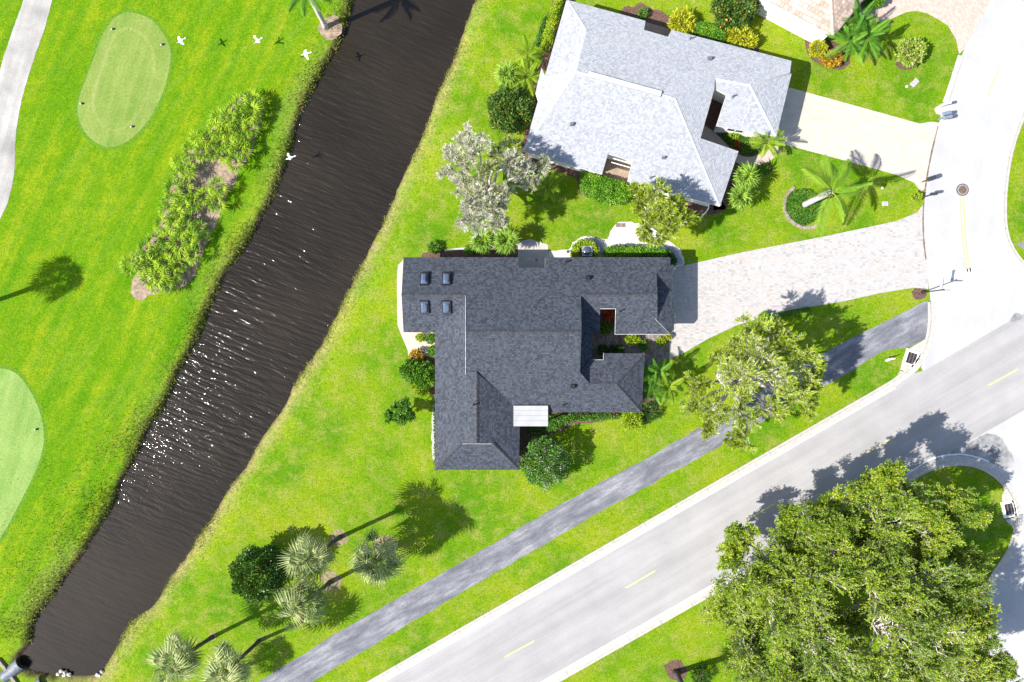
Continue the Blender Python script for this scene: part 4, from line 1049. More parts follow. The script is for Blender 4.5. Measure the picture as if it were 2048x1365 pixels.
def bush(name, label, px, py, r, h, leaf, n=2600, LL=0.16, LW=0.08, cat='shrub', group=None, ry=None, lift=0.15, ang=0.0, spiky=0.0, spread=0.8):
    zc = h * 0.5
    c = W(px, py, zc); base = np.array((c[0], c[1], 0.0)); root = empty(name, base, label, cat, group)
    k = S * (H - zc) / H; rx = r * k; ry = (ry or r) * k
    stems = MB()
    for i in range(6):
        a = i * 1.05 + rng.uniform(0, 0.5); e = base + np.array((math.cos(a) * rx * 0.55, math.sin(a) * ry * 0.55, h * 0.7))
        stems.tube([base + (math.cos(a) * 0.06, math.sin(a) * 0.06, -0.03), base * 0.5 + e * 0.5 + (0, 0, 0.05), e], [0.035, 0.026, 0.012], 5)
    stems.build('stems', M['bark'], root)
    d = rsph(n); lump = 1 + 0.13 * np.sin(d[:, 0] * 7 + px) * np.sin(d[:, 1] * 6 + py) + 0.09 * np.sin(d[:, 0] * 13 + d[:, 2] * 11 + px)
    rad = rng.uniform(0.45, 1.0, n) ** 0.45 * lump
    ca, sa = math.cos(ang), math.sin(ang)
    x, y = d[:, 0] * rx * rad, d[:, 1] * ry * rad
    P = np.stack([x * ca - y * sa, x * sa + y * ca, d[:, 2] * (h * 0.5) * rad], axis=1) + np.array((c[0], c[1], zc + lift * h * 0.2))
    P[:, 2] = np.maximum(P[:, 2], 0.04)
    D = d + rng.normal(0, spread, (n, 3)) + np.array((0, 0, 0.35 + spiky))
    V, F = leaf_quads(P, D, LL, LW, 1.4)
    cl = 0.5 + 0.5 * np.sin(d[:, 0] * 9 + px) * np.cos(d[:, 1] * 8 + py)
    tint = np.clip(0.65 * rng.uniform(0, 1, n) + 0.35 * cl, 0, 1)
    mesh('foliage', V, F, LEAF[leaf], root, tint=np.repeat(tint, 4))
    return root

def hedge(name, label, pts, h, leaf, dens=420, LL=0.13, LW=0.075, cat='hedge', group=None, core=True, smooth=True):
    zt_ = h
    P = np.array([W(x, y, h * 0.8)[:2] for x, y in (smooth_pts(pts, sub=4) if smooth else pts)])
    mn, mx = P.min(axis=0), P.max(axis=0); c = (mn + mx) / 2
    root = empty(name, (c[0], c[1], 0), label, cat, group)
    A = abs(area2(list(P))) / 2
    n = int(A * dens * 2.2) + 60
    X = rng.uniform(mn[0] - 0.05, mx[0] + 0.05, n * 3); Y = rng.uniform(mn[1] - 0.05, mx[1] + 0.05, n * 3)
    ok = inside(P, X, Y); X, Y = X[ok][:n], Y[ok][:n]
    ed = dist_poly(P, X, Y)
    topz = h * (1 - 0.30 * np.exp(-ed / 0.12)) + 0.10 * h * vnoise(X * 4, Y * 4, 5)
    deep = rng.uniform(0, 1, len(X))
    Z = np.where(ed < 0.16, topz * rng.uniform(0.1, 1.0, len(X)), topz - deep ** 2 * 0.30 * h)
    V, F = leaf_quads(np.stack([X, Y, np.maximum(Z, 0.03)], axis=1), rng.normal(0, 0.7, (len(X), 3)) + np.array((0, 0, 0.35)), LL, LW, 1.5)
    tint = np.clip(0.6 * rng.uniform(0, 1, len(X)) + 0.4 * (0.5 + 0.5 * vnoise(X * 3, Y * 3, 9)), 0, 1)
    mesh('foliage', V, F, LEAF[leaf], root, tint=np.repeat(tint, 4))
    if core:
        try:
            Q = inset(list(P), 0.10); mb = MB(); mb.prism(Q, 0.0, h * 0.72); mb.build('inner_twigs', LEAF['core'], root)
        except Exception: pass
    return root

# ---- palm fronds (meshes shared by all copies)
def feather_mesh(name, mat, n=20, droop=0.30, lw=0.055, ll=0.30, seed=0):
    r = np.random.default_rng(seed); V = []; F = []
    ts = np.linspace(0, 1, 6)
    curve = lambda t: np.array((t * (1 - 0.10 * t * t), 0, -droop * t * t + 0.10 * t))
    P = np.array([curve(t) for t in ts]); v, f = tube(P, np.linspace(0.016, 0.003, 6), 3); V += list(v); F += f
    for i in range(n):
        t = 0.16 + 0.84 * i / (n - 1); p = curve(t); g = unit(curve(min(1, t + 0.03)) - curve(t - 0.03))
        l = ll * (math.sin(math.pi * (0.16 + 0.74 * t)) ** 0.7) * r.uniform(0.9, 1.1)
        for sgn in (-1, 1):
            d = unit(g * (0.55 + 0.5 * t) + np.array((0, sgn * 1.0, -0.28 + r.normal(0, 0.10))))
            wv = unit(np.cross(d, np.array((0, sgn * 0.3, 1.0)))) * lw / 2
            k = len(V); V += [p, p + d * l * 0.4 + wv, p + d * l + np.array((0, 0, -0.10 * l)), p + d * l * 0.4 - wv]; F.append((k, k + 1, k + 2, k + 3))
    me = bpy.data.meshes.new(name); me.from_pydata([tuple(x) for x in V], [], [tuple(int(a) for a in q) for q in F]); me.materials.append(mat); me.update(); return me

def fan_mesh(name, mat, n=18, pet=0.42, spread=150, lw=0.085, droop=0.25, seed=0):
    r = np.random.default_rng(seed); V = []; F = []
    v, f = tube(np.array([(0, 0, 0), (pet * 0.5, 0, 0.02), (pet, 0, 0)]), [0.016, 0.013, 0.010], 3); V += list(v); F += f
    for i in range(n):
        a = math.radians(-spread + 2 * spread * i / (n - 1)) * r.uniform(0.97, 1.03)
        l = (1 - pet) * (0.80 + 0.20 * math.cos(a * 0.6)) * r.uniform(0.86, 1.1)
        d = np.array((math.cos(a), math.sin(a), 0.10 * r.normal())); s = np.array((-math.sin(a), math.cos(a), 0.35 * (1 if i % 2 else -1)))
        p = np.array((pet, 0, 0)); k = len(V)
        m = p + d * l * 0.55 + np.array((0, 0, 0.03))
        V += [p, m + s * lw / 2, p + d * l + np.array((0, 0, -droop * l * r.uniform(0.6, 1.4))), m - s * lw / 2]; F.append((k, k + 1, k + 2, k + 3))
    me = bpy.data.meshes.new(name); me.from_pydata([tuple(x) for x in V], [], [tuple(int(a) for a in q) for q in F]); me.materials.append(mat); me.update(); return me

FM = {'sabal': frondmat('grey_green_fan', (0.080, 0.140, 0.022), (0.460, 0.490, 0.220), 0.4), 'sabal_dry': frondmat('dry_fan', (0.16, 0.10, 0.04), (0.26, 0.17, 0.08), 0.2),
      'bright': frondmat('bright_green_fan', (0.060, 0.160, 0.010), (0.260, 0.370, 0.045), 0.3), 'lime': frondmat('lime_frond', (0.090, 0.190, 0.006), (0.300, 0.400, 0.025), 0.35),
      'green': frondmat('green_frond', (0.024, 0.105, 0.008), (0.125, 0.270, 0.022), 0.25), 'palmetto': frondmat('palmetto_fan', (0.050, 0.155, 0.004), (0.350, 0.480, 0.022), 0.42)}
FR = {}
FR['sabal'] = [fan_mesh('sabal_fan', FM['sabal'], nn_, pt, sp, 0.050, dr, s) for s, pt, sp, dr, nn_ in ((1, 0.46, 100, 0.5, 18), (2, 0.54, 75, 0.9, 14), (3, 0.40, 115, 0.7, 20), (4, 0.60, 70, 0.4, 13))]
FR['sabal_dry'] = [fan_mesh('sabal_dry_fan', FM['sabal_dry'], 14, 0.40, 120, 0.05, 0.7, s) for s in (4,)]
FR['bright'] = [fan_mesh('small_fan', FM['bright'], 16, 0.30, 120, 0.10, 0.25, s) for s in (5, 6)]
FR['lime'] = [feather_mesh('lime_feather', FM['lime'], 26, 0.36, 0.030, 0.26, s) for s in (7, 8)]
FR['green'] = [feather_mesh('green_feather', FM['green'], 26, 0.42, 0.030, 0.24, s) for s in (9, 10)]
FM['royal'] = frondmat('royal_frond', (0.060, 0.160, 0.008), (0.230, 0.350, 0.030), 0.3)
FR['royal'] = [feather_mesh('royal_feather', FM['royal'], 34, 0.52, 0.021, 0.24, s) for s in (12, 13)]
FR['palmetto'] = [fan_mesh('palmetto_fan', FM['palmetto'], 11, 0.36, 95, 0.085, 0.30, s) for s in (14, 15)]

def palm(name, label, base_px, top_px, h, kind, nf, fl, bark='bark_dark', tr=0.16, cat='palm', group=None, emax=78, emin=-28, dry=0, pw=0.8, boots=True, trunk=True, roll=0.25, ej=6, sj=0.12):
    base = W(*base_px); top = W(top_px[0], top_px[1], h); root = empty(name, base, label, cat, group)
    if trunk:
        mid = base * 0.55 + top * 0.45 + np.array((rng.normal(0, 0.08), rng.normal(0, 0.08), 0)); mid[2] = h * 0.45
        mb = MB(); ts = np.linspace(0, 1, 9); P = [(1 - t) ** 2 * base + 2 * t * (1 - t) * mid + t * t * top for t in ts]
        P[0] = P[0] - (0, 0, 0.05)
        mb.tube(P, [tr * 1.35, tr * 1.08] + [tr * (1 + 0.05 * math.sin(i * 2.1)) for i in range(5)] + [tr * 1.05, tr * 0.8], 9); mb.build('trunk', M[bark], root, smooth=True)
        if boots:
            mb = MB()
            for i in range(12):
                a = i * 2.4; z_ = -0.05 - 0.045 * i
                c = top + np.array((math.cos(a) * tr, math.sin(a) * tr, z_)); mb.tube([c, c + np.array((math.cos(a) * 0.16, math.sin(a) * 0.16, 0.16))], [0.06, 0.025], 4)
            mb.build('boots', M['boot'], root)
    tl = top - base
    for i in range(nf):
        t = (i / max(1, nf - 1)) ** pw
        el = math.radians(emax + (emin - emax) * t + rng.normal(0, ej)); az = i * 2.39996 + rng.normal(0, 0.15)
        k = FR[kind]; me = k[i % len(k)]; s = fl * rng.uniform(1 - sj, 1 + sj * 0.8) * (0.72 + 0.28 * min(1, t * 3))
        if dry and i >= nf - dry: me = FR['sabal_dry'][0]
        o = bpy.data.objects.new('frond', me); COL.objects.link(o); o.parent = root
        o.location = tuple(tl + np.array((math.cos(az), math.sin(az), 0)) * 0.05); o.rotation_euler = (rng.normal(0, roll), -el, az); o.scale = (s, s, s)
    return root

# ---------------------------------------------------------------- trees
grow_tree('shade_tree', 'yellow-green shade tree overhanging the road on the island\'s lower side', (1575, 1165),
    [(1478, 1078, 4.5, 34), (1462, 1112, 4.0, 26), (1500, 1170, 6.5, 66), (1458, 1235, 5.0, 56), (1545, 1128, 6.0, 48), (1592, 1062, 5.5, 48), (1575, 1040, 5.0, 30), (1632, 1040, 6.5, 46), (1562, 1240, 7.5, 76), (1500, 1315, 6.0, 66), (1625, 1165, 7.8, 74), (1648, 1285, 8.0, 80), (1590, 1372, 6.5, 72), (1690, 1378, 7.5, 76), (1540, 1400, 5.5, 60), (1680, 1110, 7.0, 60), (1555, 1190, 4.5, 60), (1590, 1310, 4.8, 66), (1520, 1265, 4.2, 50), (1640, 1225, 5.0, 60), (1640, 1350, 4.8, 60), (1590, 1110, 4.5, 44)],
    'shade', M['bark_pale'], trunk_r=0.40, nsub=30, ntwig=9, nleaf=20, LL=0.155, LW=0.08, group='trees on the corner island')
grow_tree('shade_tree', 'bright yellow-leaved shade tree on the corner island next to the rounded kerb', (1760, 1015),
    [(1786, 952, 7.5, 34), (1800, 995, 7.8, 52), (1722, 985, 6.0, 44), (1752, 960, 6.5, 30), (1912, 1005, 5.5, 40), (1948, 1032, 5.0, 28), (1890, 1048, 5.5, 40), (1862, 1075, 6.0, 50), (1782, 1072, 7.0, 66), (1690, 1046, 6.5, 50), (1925, 1120, 4.2, 46), (1655, 1012, 5.5, 34), (1850, 1000, 6.5, 34), (1760, 1030, 4.5, 46), (1820, 1050, 4.5, 46), (1730, 1090, 4.8, 46)],
    'shade', M['bark_pale'], trunk_r=0.34, nsub=28, ntwig=9, nleaf=20, LL=0.155, LW=0.08, group='trees on the corner island')
grow_tree('shade_tree', 'wide olive shade tree on the corner island reaching over the white corner street', (1760, 1180),
    [(1750, 1165, 7.5, 72), (1845, 1170, 7.5, 74), (1915, 1185, 6.2, 58), (1780, 1265, 8.2, 80), (1875, 1268, 8.0, 78), (1952, 1255, 6.2, 50), (1968, 1320, 6.0, 50), (1840, 1350, 8.0, 76), (1985, 1375, 6.0, 50), (1762, 1365, 7.8, 76), (1930, 1372, 7.2, 66), (2010, 1345, 5.2, 28), (1800, 1215, 5.0, 60), (1900, 1230, 5.0, 56), (1720, 1230, 5.0, 60), (1820, 1310, 5.0, 60), (1900, 1325, 4.8, 56), (1715, 1320, 5.0, 60), (1850, 1120, 4.6, 50)],
    'shade', M['bark_pale'], trunk_r=0.42, nsub=30, ntwig=9, nleaf=20, LL=0.155, LW=0.08, group='trees on the corner island')
grow_tree('silvery_tree', 'wide olive and silver tree growing over the asphalt path', (1462, 752),
    [(1508, 660, 6.0, 34), (1548, 668, 5.6, 30), (1478, 688, 6.3, 38), (1522, 708, 7.0, 46), (1448, 715, 5.8, 30), (1578, 698, 6.0, 34), (1440, 752, 6.4, 38), (1492, 758, 7.4, 46), (1550, 758, 7.2, 42), (1602, 728, 6.2, 38), (1632, 738, 5.2, 24), (1400, 772, 5.2, 30), (1394, 812, 4.8, 32), (1432, 818, 6.0, 38), (1482, 818, 6.6, 42), (1538, 812, 6.4, 38), (1590, 786, 6.0, 38), (1620, 772, 5.2, 28), (1608, 808, 5.0, 26), (1492, 868, 5.0, 28), (1466, 882, 4.6, 20), (1418, 848, 5.0, 24)],
    'oak', M['bark_pale'], trunk_r=0.30, nsub=13, ntwig=9, nleaf=20, LL=0.23, LW=0.042, twig_r=0.020, align=1.5, jit=0.6,
    silver=[.05, .05, .2, .45, .08, .05, .25, .35, .1, .1, .05, .02, .06, .1, .05, .1, .05, .05, .06, .02, .02, .05])
grow_tree('silvery_tree', 'sparse silver-grey tree with bare pale twigs beside the pale-roofed house', (970, 392),
    [(928, 282, 5.5, 24), (958, 298, 6.2, 32), (902, 305, 4.8, 16), (925, 330, 6.0, 36), (1003, 300, 5.0, 36), (975, 340, 6.6, 36), (918, 372, 5.5, 30), (1022, 325, 5.8, 28), (1052, 342, 5.2, 26), (1082, 332, 4.6, 18), (942, 400, 5.8, 36), (930, 430, 5.2, 30), (976, 412, 6.0, 34), (1002, 402, 5.4, 22), (958, 440, 5.0, 30), (998, 440, 4.6, 22), (1010, 372, 5.8, 24), (1066, 366, 4.6, 18), (890, 345, 4.6, 16)],
    'silver', M['bark_pale'], trunk_r=0.26, nsub=11, ntwig=9, nleaf=15, LL=0.23, LW=0.036, twig_r=0.021, align=1.5, jit=0.6,
    silver=[.85, .8, .8, .5, .08, .2, .7, .8, .8, .6, .65, .95, .6, .65, .9, .8, .5, .65, .8])
grow_tree('silvery_tree', 'small olive tree between the two houses shading the pale roof corner', (1292, 436),
    [(1276, 388, 5.0, 26), (1308, 395, 5.6, 34), (1286, 412, 5.4, 26), (1350, 415, 5.2, 30), (1328, 430, 5.6, 30), (1300, 440, 5.4, 30), (1342, 455, 4.8, 24), (1288, 465, 4.6, 22), (1318, 470, 4.4, 22), (1372, 440, 4.4, 18)],
    'oak', M['bark_pale'], trunk_r=0.2, nsub=11, ntwig=9, nleaf=20, LL=0.23, LW=0.042, align=1.5, jit=0.6, silver=[.02, .05, .08, .05, .06, .1, .12, .2, .2, .02])
grow_tree('young_tree', 'small green young tree on the lawn west of the dark-roofed house', (806, 821),
    [(795, 820, 2.6, 18), (812, 814, 2.8, 17), (800, 836, 2.2, 14), (782, 832, 2.0, 12), (818, 832, 2.2, 12)], 'mid', M['bark'], trunk_r=0.07, nsub=9, ntwig=7, nleaf=16, LL=0.15, LW=0.08)

bush('dome_tree', 'dense dark green dome-shaped tree beside the fan palms', 520, 1146, 50, 4.4, 'dark', n=11000, LL=0.20, LW=0.11, cat='tree', spread=0.6)
bush('flowering_shrub', 'large shrub with small purple flowers at the dark-roofed house corner', 1088, 925, 47, 3.4, 'purple', n=9000, LL=0.17, LW=0.085)

# ---- fan palms on the lawn by the asphalt path
G1 = 'tall fan palms on the lawn'
palm('fan_palm', 'grey-green fan palm right beside the dark dome-shaped tree', (680, 1075), (618, 1118), 7.0, 'sabal', 30, 1.95, tr=0.17, group=G1, dry=3, emax=88, roll=0.8, ej=14, sj=0.18)
palm('fan_palm', 'low broad fan palm with no visible trunk near the asphalt path', (768, 1096), (754, 1118), 3.3, 'sabal', 34, 2.25, tr=0.2, group=G1, dry=2, emin=-24, emax=88, roll=0.8, ej=14, sj=0.18)
palm('fan_palm', 'tallest fan palm below the dark dome-shaped tree', (660, 1165), (600, 1208), 9.2, 'sabal', 30, 1.95, tr=0.17, group=G1, dry=3, emax=88, roll=0.8, ej=14, sj=0.18)
palm('fan_palm', 'fan palm standing closest to the canal end', (424, 1275), (352, 1322), 5.5, 'sabal', 30, 1.95, tr=0.16, group=G1, dry=2, emax=88, roll=0.8, ej=14, sj=0.18)
palm('fan_palm', 'fan palm between the canal end palm and the asphalt path', (518, 1282), (455, 1340), 6.0, 'sabal', 30, 1.95, tr=0.15, group=G1, dry=2, emax=88, roll=0.8, ej=14, sj=0.18)
palm('fan_palm', 'fan palm whose shadow falls beside the asphalt path, crown past the picture edge', (420, 1358), (348, 1432), 5.5, 'sabal', 30, 1.6, tr=0.15, group=G1)
palm('fan_palm', 'fan palm with dark bare trunk base on the island lawn', (1352, 1345), (1392, 1424), 5.5, 'sabal', 30, 1.7, tr=0.24, group=G1)
palm('feather_palm', 'coconut-like palm with brown boots on the canal bank at the tee', (652, 55), (611, -24), 5.6, 'green', 16, 2.0, bark='bark_pale', tr=0.2, emin=-10)
palm('fan_palm', 'tall fan palm at the golf tee whose long shadow crosses the fairway', (-92, 632), (-310, 628), 9.0, 'sabal', 26, 1.9, tr=0.2)
bush('cycad', 'small dark spiky cycad on the island lawn', 1402, 1352, 17, 0.9, 'dark', n=500, LL=0.5, LW=0.05, spiky=0.3, cat='plant')

# ---- feather palms
palm('royal_palm', 'feather palm with smooth white leaning trunk in the kidney-shaped bed', (1607, 411), (1664, 383), 5.3, 'royal', 12, 2.8, bark='bark_royal', tr=0.24, emax=55, emin=-20, pw=1.0, ej=14, sj=0.22, roll=0.4)
G2 = 'small palms beside the houses'
for nm, lb, bp, tp, h, kind, nf, fl in (
    ('small_palm', 'small fan palm with yellowing leaves at the dark house north wall', (966, 492), (966, 484), 1.7, 'bright', 13, 1.15),
    ('small_palm', 'full round fan palm next to the tiled side patio of the dark house', (1012, 492), (1012, 482), 1.9, 'bright', 18, 1.25),
    ('small_palm', 'feather palm touching the pale house hedge end', (1053, 124), (1056, 110), 1.6, 'lime', 14, 1.35),
    ('small_palm', 'feather palm above the orange-flowered shrub by the pale house', (1052, 166), (1056, 154), 1.6, 'lime', 15, 1.45),
    ('small_palm', 'yellowish fan palm on the canal side of the pale house palms', (1016, 160), (1014, 150), 1.5, 'bright', 13, 1.15),
    ('small_palm', 'single feather palm under the silver-grey tree by the pale house', (1091, 384), (1096, 372), 1.8, 'lime', 16, 1.3),
    ('small_palm', 'lime fan palm at the pale house east corner, nearer the entry path', (1484, 369), (1494, 356), 2.0, 'bright', 12, 1.3),
    ('small_palm', 'lime fan palm at the pale house roof corner below another one', (1472, 404), (1482, 394), 1.9, 'bright', 12, 1.3),
    ('small_palm', 'feather palm between entry path and concrete driveway', (1521, 300), (1535, 284), 2.1, 'lime', 20, 1.45)):
    palm(nm, lb, bp, tp, h, kind, nf, fl, tr=0.09, group=G2, emin=-10, boots=False)
for i, (bp, tp, h, fl, lb) in enumerate((((1683, 100), (1700, 84), 2.6, 1.9, 'dark feather palm over the orange croton by the tile-roofed house'), ((1717, 92), (1736, 74), 2.8, 1.9, 'dark feather palm leaning over the lawn by the pink driveway'), ((1700, 62), (1716, 44), 2.6, 1.7, 'dark feather palm against the tile roof eave'))):
    palm('feather_palm', lb, bp, tp, h, 'green', 15, fl, tr=0.09, group='dark feather palm clump', boots=False, emin=-15)
for bp, tp, h, fl, lb in (((1308, 745), (1318, 748), 2.2, 1.5, 'feather palm at the dark house east hip, nearest the entry walk'), ((1322, 768), (1338, 776), 2.4, 1.5, 'feather palm on the lawn side of the east hip clump'), ((1300, 770), (1306, 776), 2.0, 1.5, 'feather palm against the dark house east eave')):
    palm('feather_palm', lb, bp, tp, h, 'lime' if h > 2.3 else 'green', 15, fl, tr=0.08, group='palm clump beside the dark house', boots=False, emin=-12)

# ---- palmetto shrubs in the sandy bed
SP = [(352, 378), (388, 404), (356, 436), (276, 520), (440, 378), (456, 308), (508, 200), (488, 205), (468, 215), (520, 212), (505, 228), (485, 232), (462, 238), (444, 240), (500, 252), (478, 256), (455, 262), (432, 260), (490, 278), (466, 284), (442, 288), (420, 280), (402, 282), (484, 302), (430, 306), (408, 304), (388, 300), (470, 326), (362, 330), (378, 342), (366, 352), (372, 386), (416, 388), (346, 402), (366, 412), (432, 400), (336, 425), (330, 448), (350, 462), (376, 458), (400, 462), (386, 478), (362, 486), (338, 480), (312, 486), (296, 498), (322, 504), (346, 508), (386, 512), (262, 528), (288, 530), (310, 526), (334, 532), (356, 530), (300, 552), (322, 552), (344, 552), (318, 572), (338, 570)]
for i, (x, y) in enumerate(SP):
    x += rng.normal(0, 2.5); y += rng.normal(0, 2.5); h = rng.uniform(0.6, 1.0)
    palm('palmetto_shrub', 'spiky yellow-green palmetto shrub in the long sandy bed on the golf side', (x + 3, y - 2), (x, y), h, 'palmetto', 8, rng.uniform(0.9, 1.2), tr=0.05, cat='shrub', group='palmetto shrubs in the sandy bed', emin=4, emax=50, boots=False, roll=0.3)

# ---- shrubs and hedges
bush('flowering_shrub', 'large dark shrub with orange flowers on the west wall of the pale house', 1022, 222, 44, 2.4, 'ixora', n=7500, LL=0.20, LW=0.12)
bush('croton_shrub', 'big green and red croton shrub on the lawn between pale and tile houses', 1470, 12, 44, 2.4, 'ixora', n=5000, LL=0.26, LW=0.13)
bush('clipped_shrub', 'clipped lemon-yellow ball shrub at the white wall corner of the tile house', 1636, 97, 17, 1.1, 'yellow', n=2600, LL=0.11, LW=0.07, spread=0.4)
bush('croton_shrub', 'orange-yellow croton shrub under the dark feather palms', 1664, 118, 20, 0.9, 'orange', n=1500, LL=0.22, LW=0.08, ry=15)
bush('variegated_shrub', 'round cream and green variegated shrub alone on the lawn', 1821, 104, 26, 1.5, 'varieg', n=3000, LL=0.20, LW=0.10)
bush('croton_shrub', 'yellow croton shrub at the tiled patio end of the pale house', 1364, 46, 24, 1.2, 'yellow', n=1300, LL=0.34, LW=0.09, spiky=0.3)
bush('croton_shrub', 'long yellow croton shrub at the end of the pale house north hedge', 1480, 76, 32, 1.2, 'yellow', n=2000, LL=0.34, LW=0.09, ry=17, ang=-0.35, spiky=0.3)
bush('small_shrub', 'tiny dark shrub on the mulch north of the pale house', 1286, 26, 9, 0.6, 'mid', n=350, LL=0.16, LW=0.08)
bush('round_shrub', 'large round dark green shrub against the west eave of the dark house', 848, 750, 25, 2.0, 'mid', n=4500, LL=0.17, LW=0.10, group='west wall shrubs')
bush('round_shrub', 'round green shrub on the lawn side of the west wall group', 824, 742, 22, 1.8, 'mid', n=3500, LL=0.17, LW=0.10, group='west wall shrubs')
bush('round_shrub', 'pale-tipped shrub at the bottom of the west wall group', 842, 774, 16, 1.2, 'lime', n=1300, LL=0.16, LW=0.09, group='west wall shrubs')
bush('croton_shrub', 'small orange croton shrub at the end of the west concrete slab', 833, 713, 13, 0.9, 'orange', n=800, LL=0.20, LW=0.08)
bush('small_shrub', 'lime ball shrub on the west concrete slab', 840, 676, 8, 0.7, 'lime', n=700, LL=0.11, LW=0.06)
bush('small_shrub', 'dark green shrub on the west slab tight against the roof edge', 862, 678, 10, 0.8, 'mid', n=700, LL=0.13, LW=0.07)
bush('small_shrub', 'green shrub squeezed between west wall and orange croton', 866, 703, 10, 0.9, 'mid', n=700, LL=0.14, LW=0.08)
bush('round_shrub', 'bright lime round shrub below the palm clump of the dark house', 1265, 840, 21, 1.2, 'lime', n=3000, LL=0.13, LW=0.075)
bush('small_shrub', 'dark spiky shrub between lime shrub and palm clump', 1302, 824, 16, 0.8, 'dark', n=600, LL=0.34, LW=0.05)
bush('round_shrub', 'round green shrub ending the low hedge along the paver driveway', 1530, 637, 12, 0.9, 'hedge', n=1300, LL=0.13, LW=0.07)
bush('cordyline', 'red-leaved cordyline plant inside the small roof courtyard', 1217, 632, 8, 1.5, 'red', n=200, LL=0.36, LW=0.09, spiky=0.5, cat='plant')
bush('courtyard_plant', 'dark green leafy plant below the red cordyline in the courtyard', 1210, 656, 11, 0.9, 'mid', n=420, LL=0.3, LW=0.08, spiky=0.3, cat='plant')
bush('entry_shrub', 'dark shrub in the shaded entry walk close to the inner roof corner', 1205, 700, 9, 0.7, 'dark', n=420, LL=0.18, LW=0.07)
bush('entry_shrub', 'wide dark shrub in the shaded entry walk along the lower eave', 1232, 700, 14, 0.7, 'dark', n=700, LL=0.2, LW=0.07, ry=8)
bush('entry_shrub', 'dark shrub at the middle of the paver entry walk', 1287, 692, 9, 0.6, 'mid', n=420, LL=0.16, LW=0.07)
bush('entry_shrub', 'sunlit bright green shrub under the garage side eave', 1265, 680, 14, 0.7, 'lime', n=900, LL=0.18, LW=0.08, ry=9)
bush('entry_shrub', 'small lime shrub beside the garage corner and driveway', 1322, 684, 8, 0.7, 'lime', n=450, LL=0.16, LW=0.08)
bush('entry_shrub', 'yellow-green shrub at the roof corner where entry walk meets driveway', 1336, 674, 6, 0.6, 'yellow', n=300, LL=0.14, LW=0.07)
bush('mailbox_shrub', 'small yellow-green shrub beside the slim dark mailbox', 1832, 394, 9, 0.7, 'lime', n=500, LL=0.15, LW=0.08)
bush('bed_shrub', 'green shrub leaning over the pink driveway by the tile house', 1745, 2, 22, 1.3, 'mid', n=2200, LL=0.22, LW=0.10, ry=11)
bush('small_shrub', 'dark small shrub on the north mulch bed of the dark house, canal end', 868, 496, 12, 0.7, 'mid', n=600, LL=0.16, LW=0.07)
bush('small_shrub', 'small clipped shrub on the north mulch bed beside the fan palms', 938, 500, 9, 0.7, 'mid', n=500, LL=0.13, LW=0.07)
bush('entry_shrub', 'lime shrub at the pale house garage wall', 1468, 270, 9, 0.7, 'lime', n=420, LL=0.2, LW=0.08)
bush('entry_shrub', 'red-leaved shrub on the pale house entry bed', 1474, 291, 7, 0.6, 'red', n=260, LL=0.18, LW=0.08)
bush('entry_shrub', 'reddish shrub beside the driveway feather palm of the pale house', 1505, 282, 8, 0.6, 'varieg', n=320, LL=0.16, LW=0.08)
hedge('clipped_hedge', 'long lime hedge along the pale house west wall', [(1120, -10), (1128, 4), (1112, 55), (1100, 95), (1082, 92), (1092, 50), (1106, 5)], 1.2, 'lime')
hedge('clipped_hedge', 'rounded bright green hedge in front of the pale house patio', [(1162, 348), (1180, 344), (1222, 356), (1262, 368), (1260, 398), (1238, 408), (1200, 402), (1164, 382)], 1.1, 'hedge', LL=0.15, LW=0.09)
hedge('clipped_hedge', 'green hedge between two yellow crotons north of the pale house', [(1388, 48), (1410, 42), (1436, 54), (1452, 66), (1448, 84), (1420, 80), (1392, 66)], 1.1, 'hedge')
hedge('clipped_hedge', 'straight bright hedge along the dark house garage wall', [(1210, 494), (1240, 491), (1300, 492), (1332, 498), (1338, 512), (1300, 516), (1210, 516)], 1.1, 'hedge', LL=0.15, LW=0.08, smooth=False)
hedge('clipped_hedge', 'curved hedge wrapping the air conditioner', [(1142, 508), (1146, 490), (1158, 480), (1174, 478), (1190, 484), (1198, 498), (1198, 514), (1188, 514), (1184, 498), (1172, 492), (1160, 498), (1158, 514), (1143, 514)], 0.95, 'lime', LL=0.15, LW=0.08, smooth=False)
hedge('clipped_hedge', 'dark shaded hedge at the garage corner of the dark house', [(1334, 500), (1346, 506), (1356, 520), (1352, 530), (1338, 530)], 1.0, 'dark')
hedge('low_hedge', 'low dark hedge along the lower edge of the paver driveway', [(1536, 632), (1560, 626), (1588, 621), (1618, 615), (1622, 622), (1590, 630), (1560, 636), (1538, 642)], 0.6, 'mid')
hedge('low_hedge', 'brownish low planting along the south eave of the dark house', [(1100, 832), (1150, 828), (1230, 828), (1236, 838), (1190, 842), (1140, 846), (1112, 862), (1070, 868), (1060, 860)], 0.45, 'cover', dens=260)
hedge('low_hedge', 'thin dark hedge along the west wall of the dark house', [(866, 800), (872, 800), (872, 935), (867, 930)], 0.7, 'cover', dens=300, smooth=False)
hedge('ground_cover', 'green ground cover filling the kidney-shaped bed under the white-trunked palm', [(1572, 408), (1580, 388), (1600, 378), (1622, 382), (1640, 398), (1644, 420), (1630, 440), (1610, 450), (1590, 442), (1576, 428)], 0.40, 'cover', dens=330, cat='plant')
hedge('ground_cover', 'dark ground cover inside the pale house entry bed', [(1442, 268), (1462, 266), (1500, 276), (1528, 290), (1510, 306), (1488, 308), (1464, 294)], 0.40, 'cover', dens=300, cat='plant')
hedge('ground_cover', 'ground cover outside the pale house entry path', [(1482, 336), (1510, 336), (1532, 326), (1542, 334), (1534, 350), (1508, 356), (1484, 352)], 0.45, 'mid', dens=300, cat='plant')
hedge('ground_cover', 'loose low plants along the lime hedge of the pale house', [(1084, 40), (1092, 30), (1100, 36), (1086, 80), (1076, 92), (1070, 84)], 0.35, 'cover', dens=200, cat='plant')
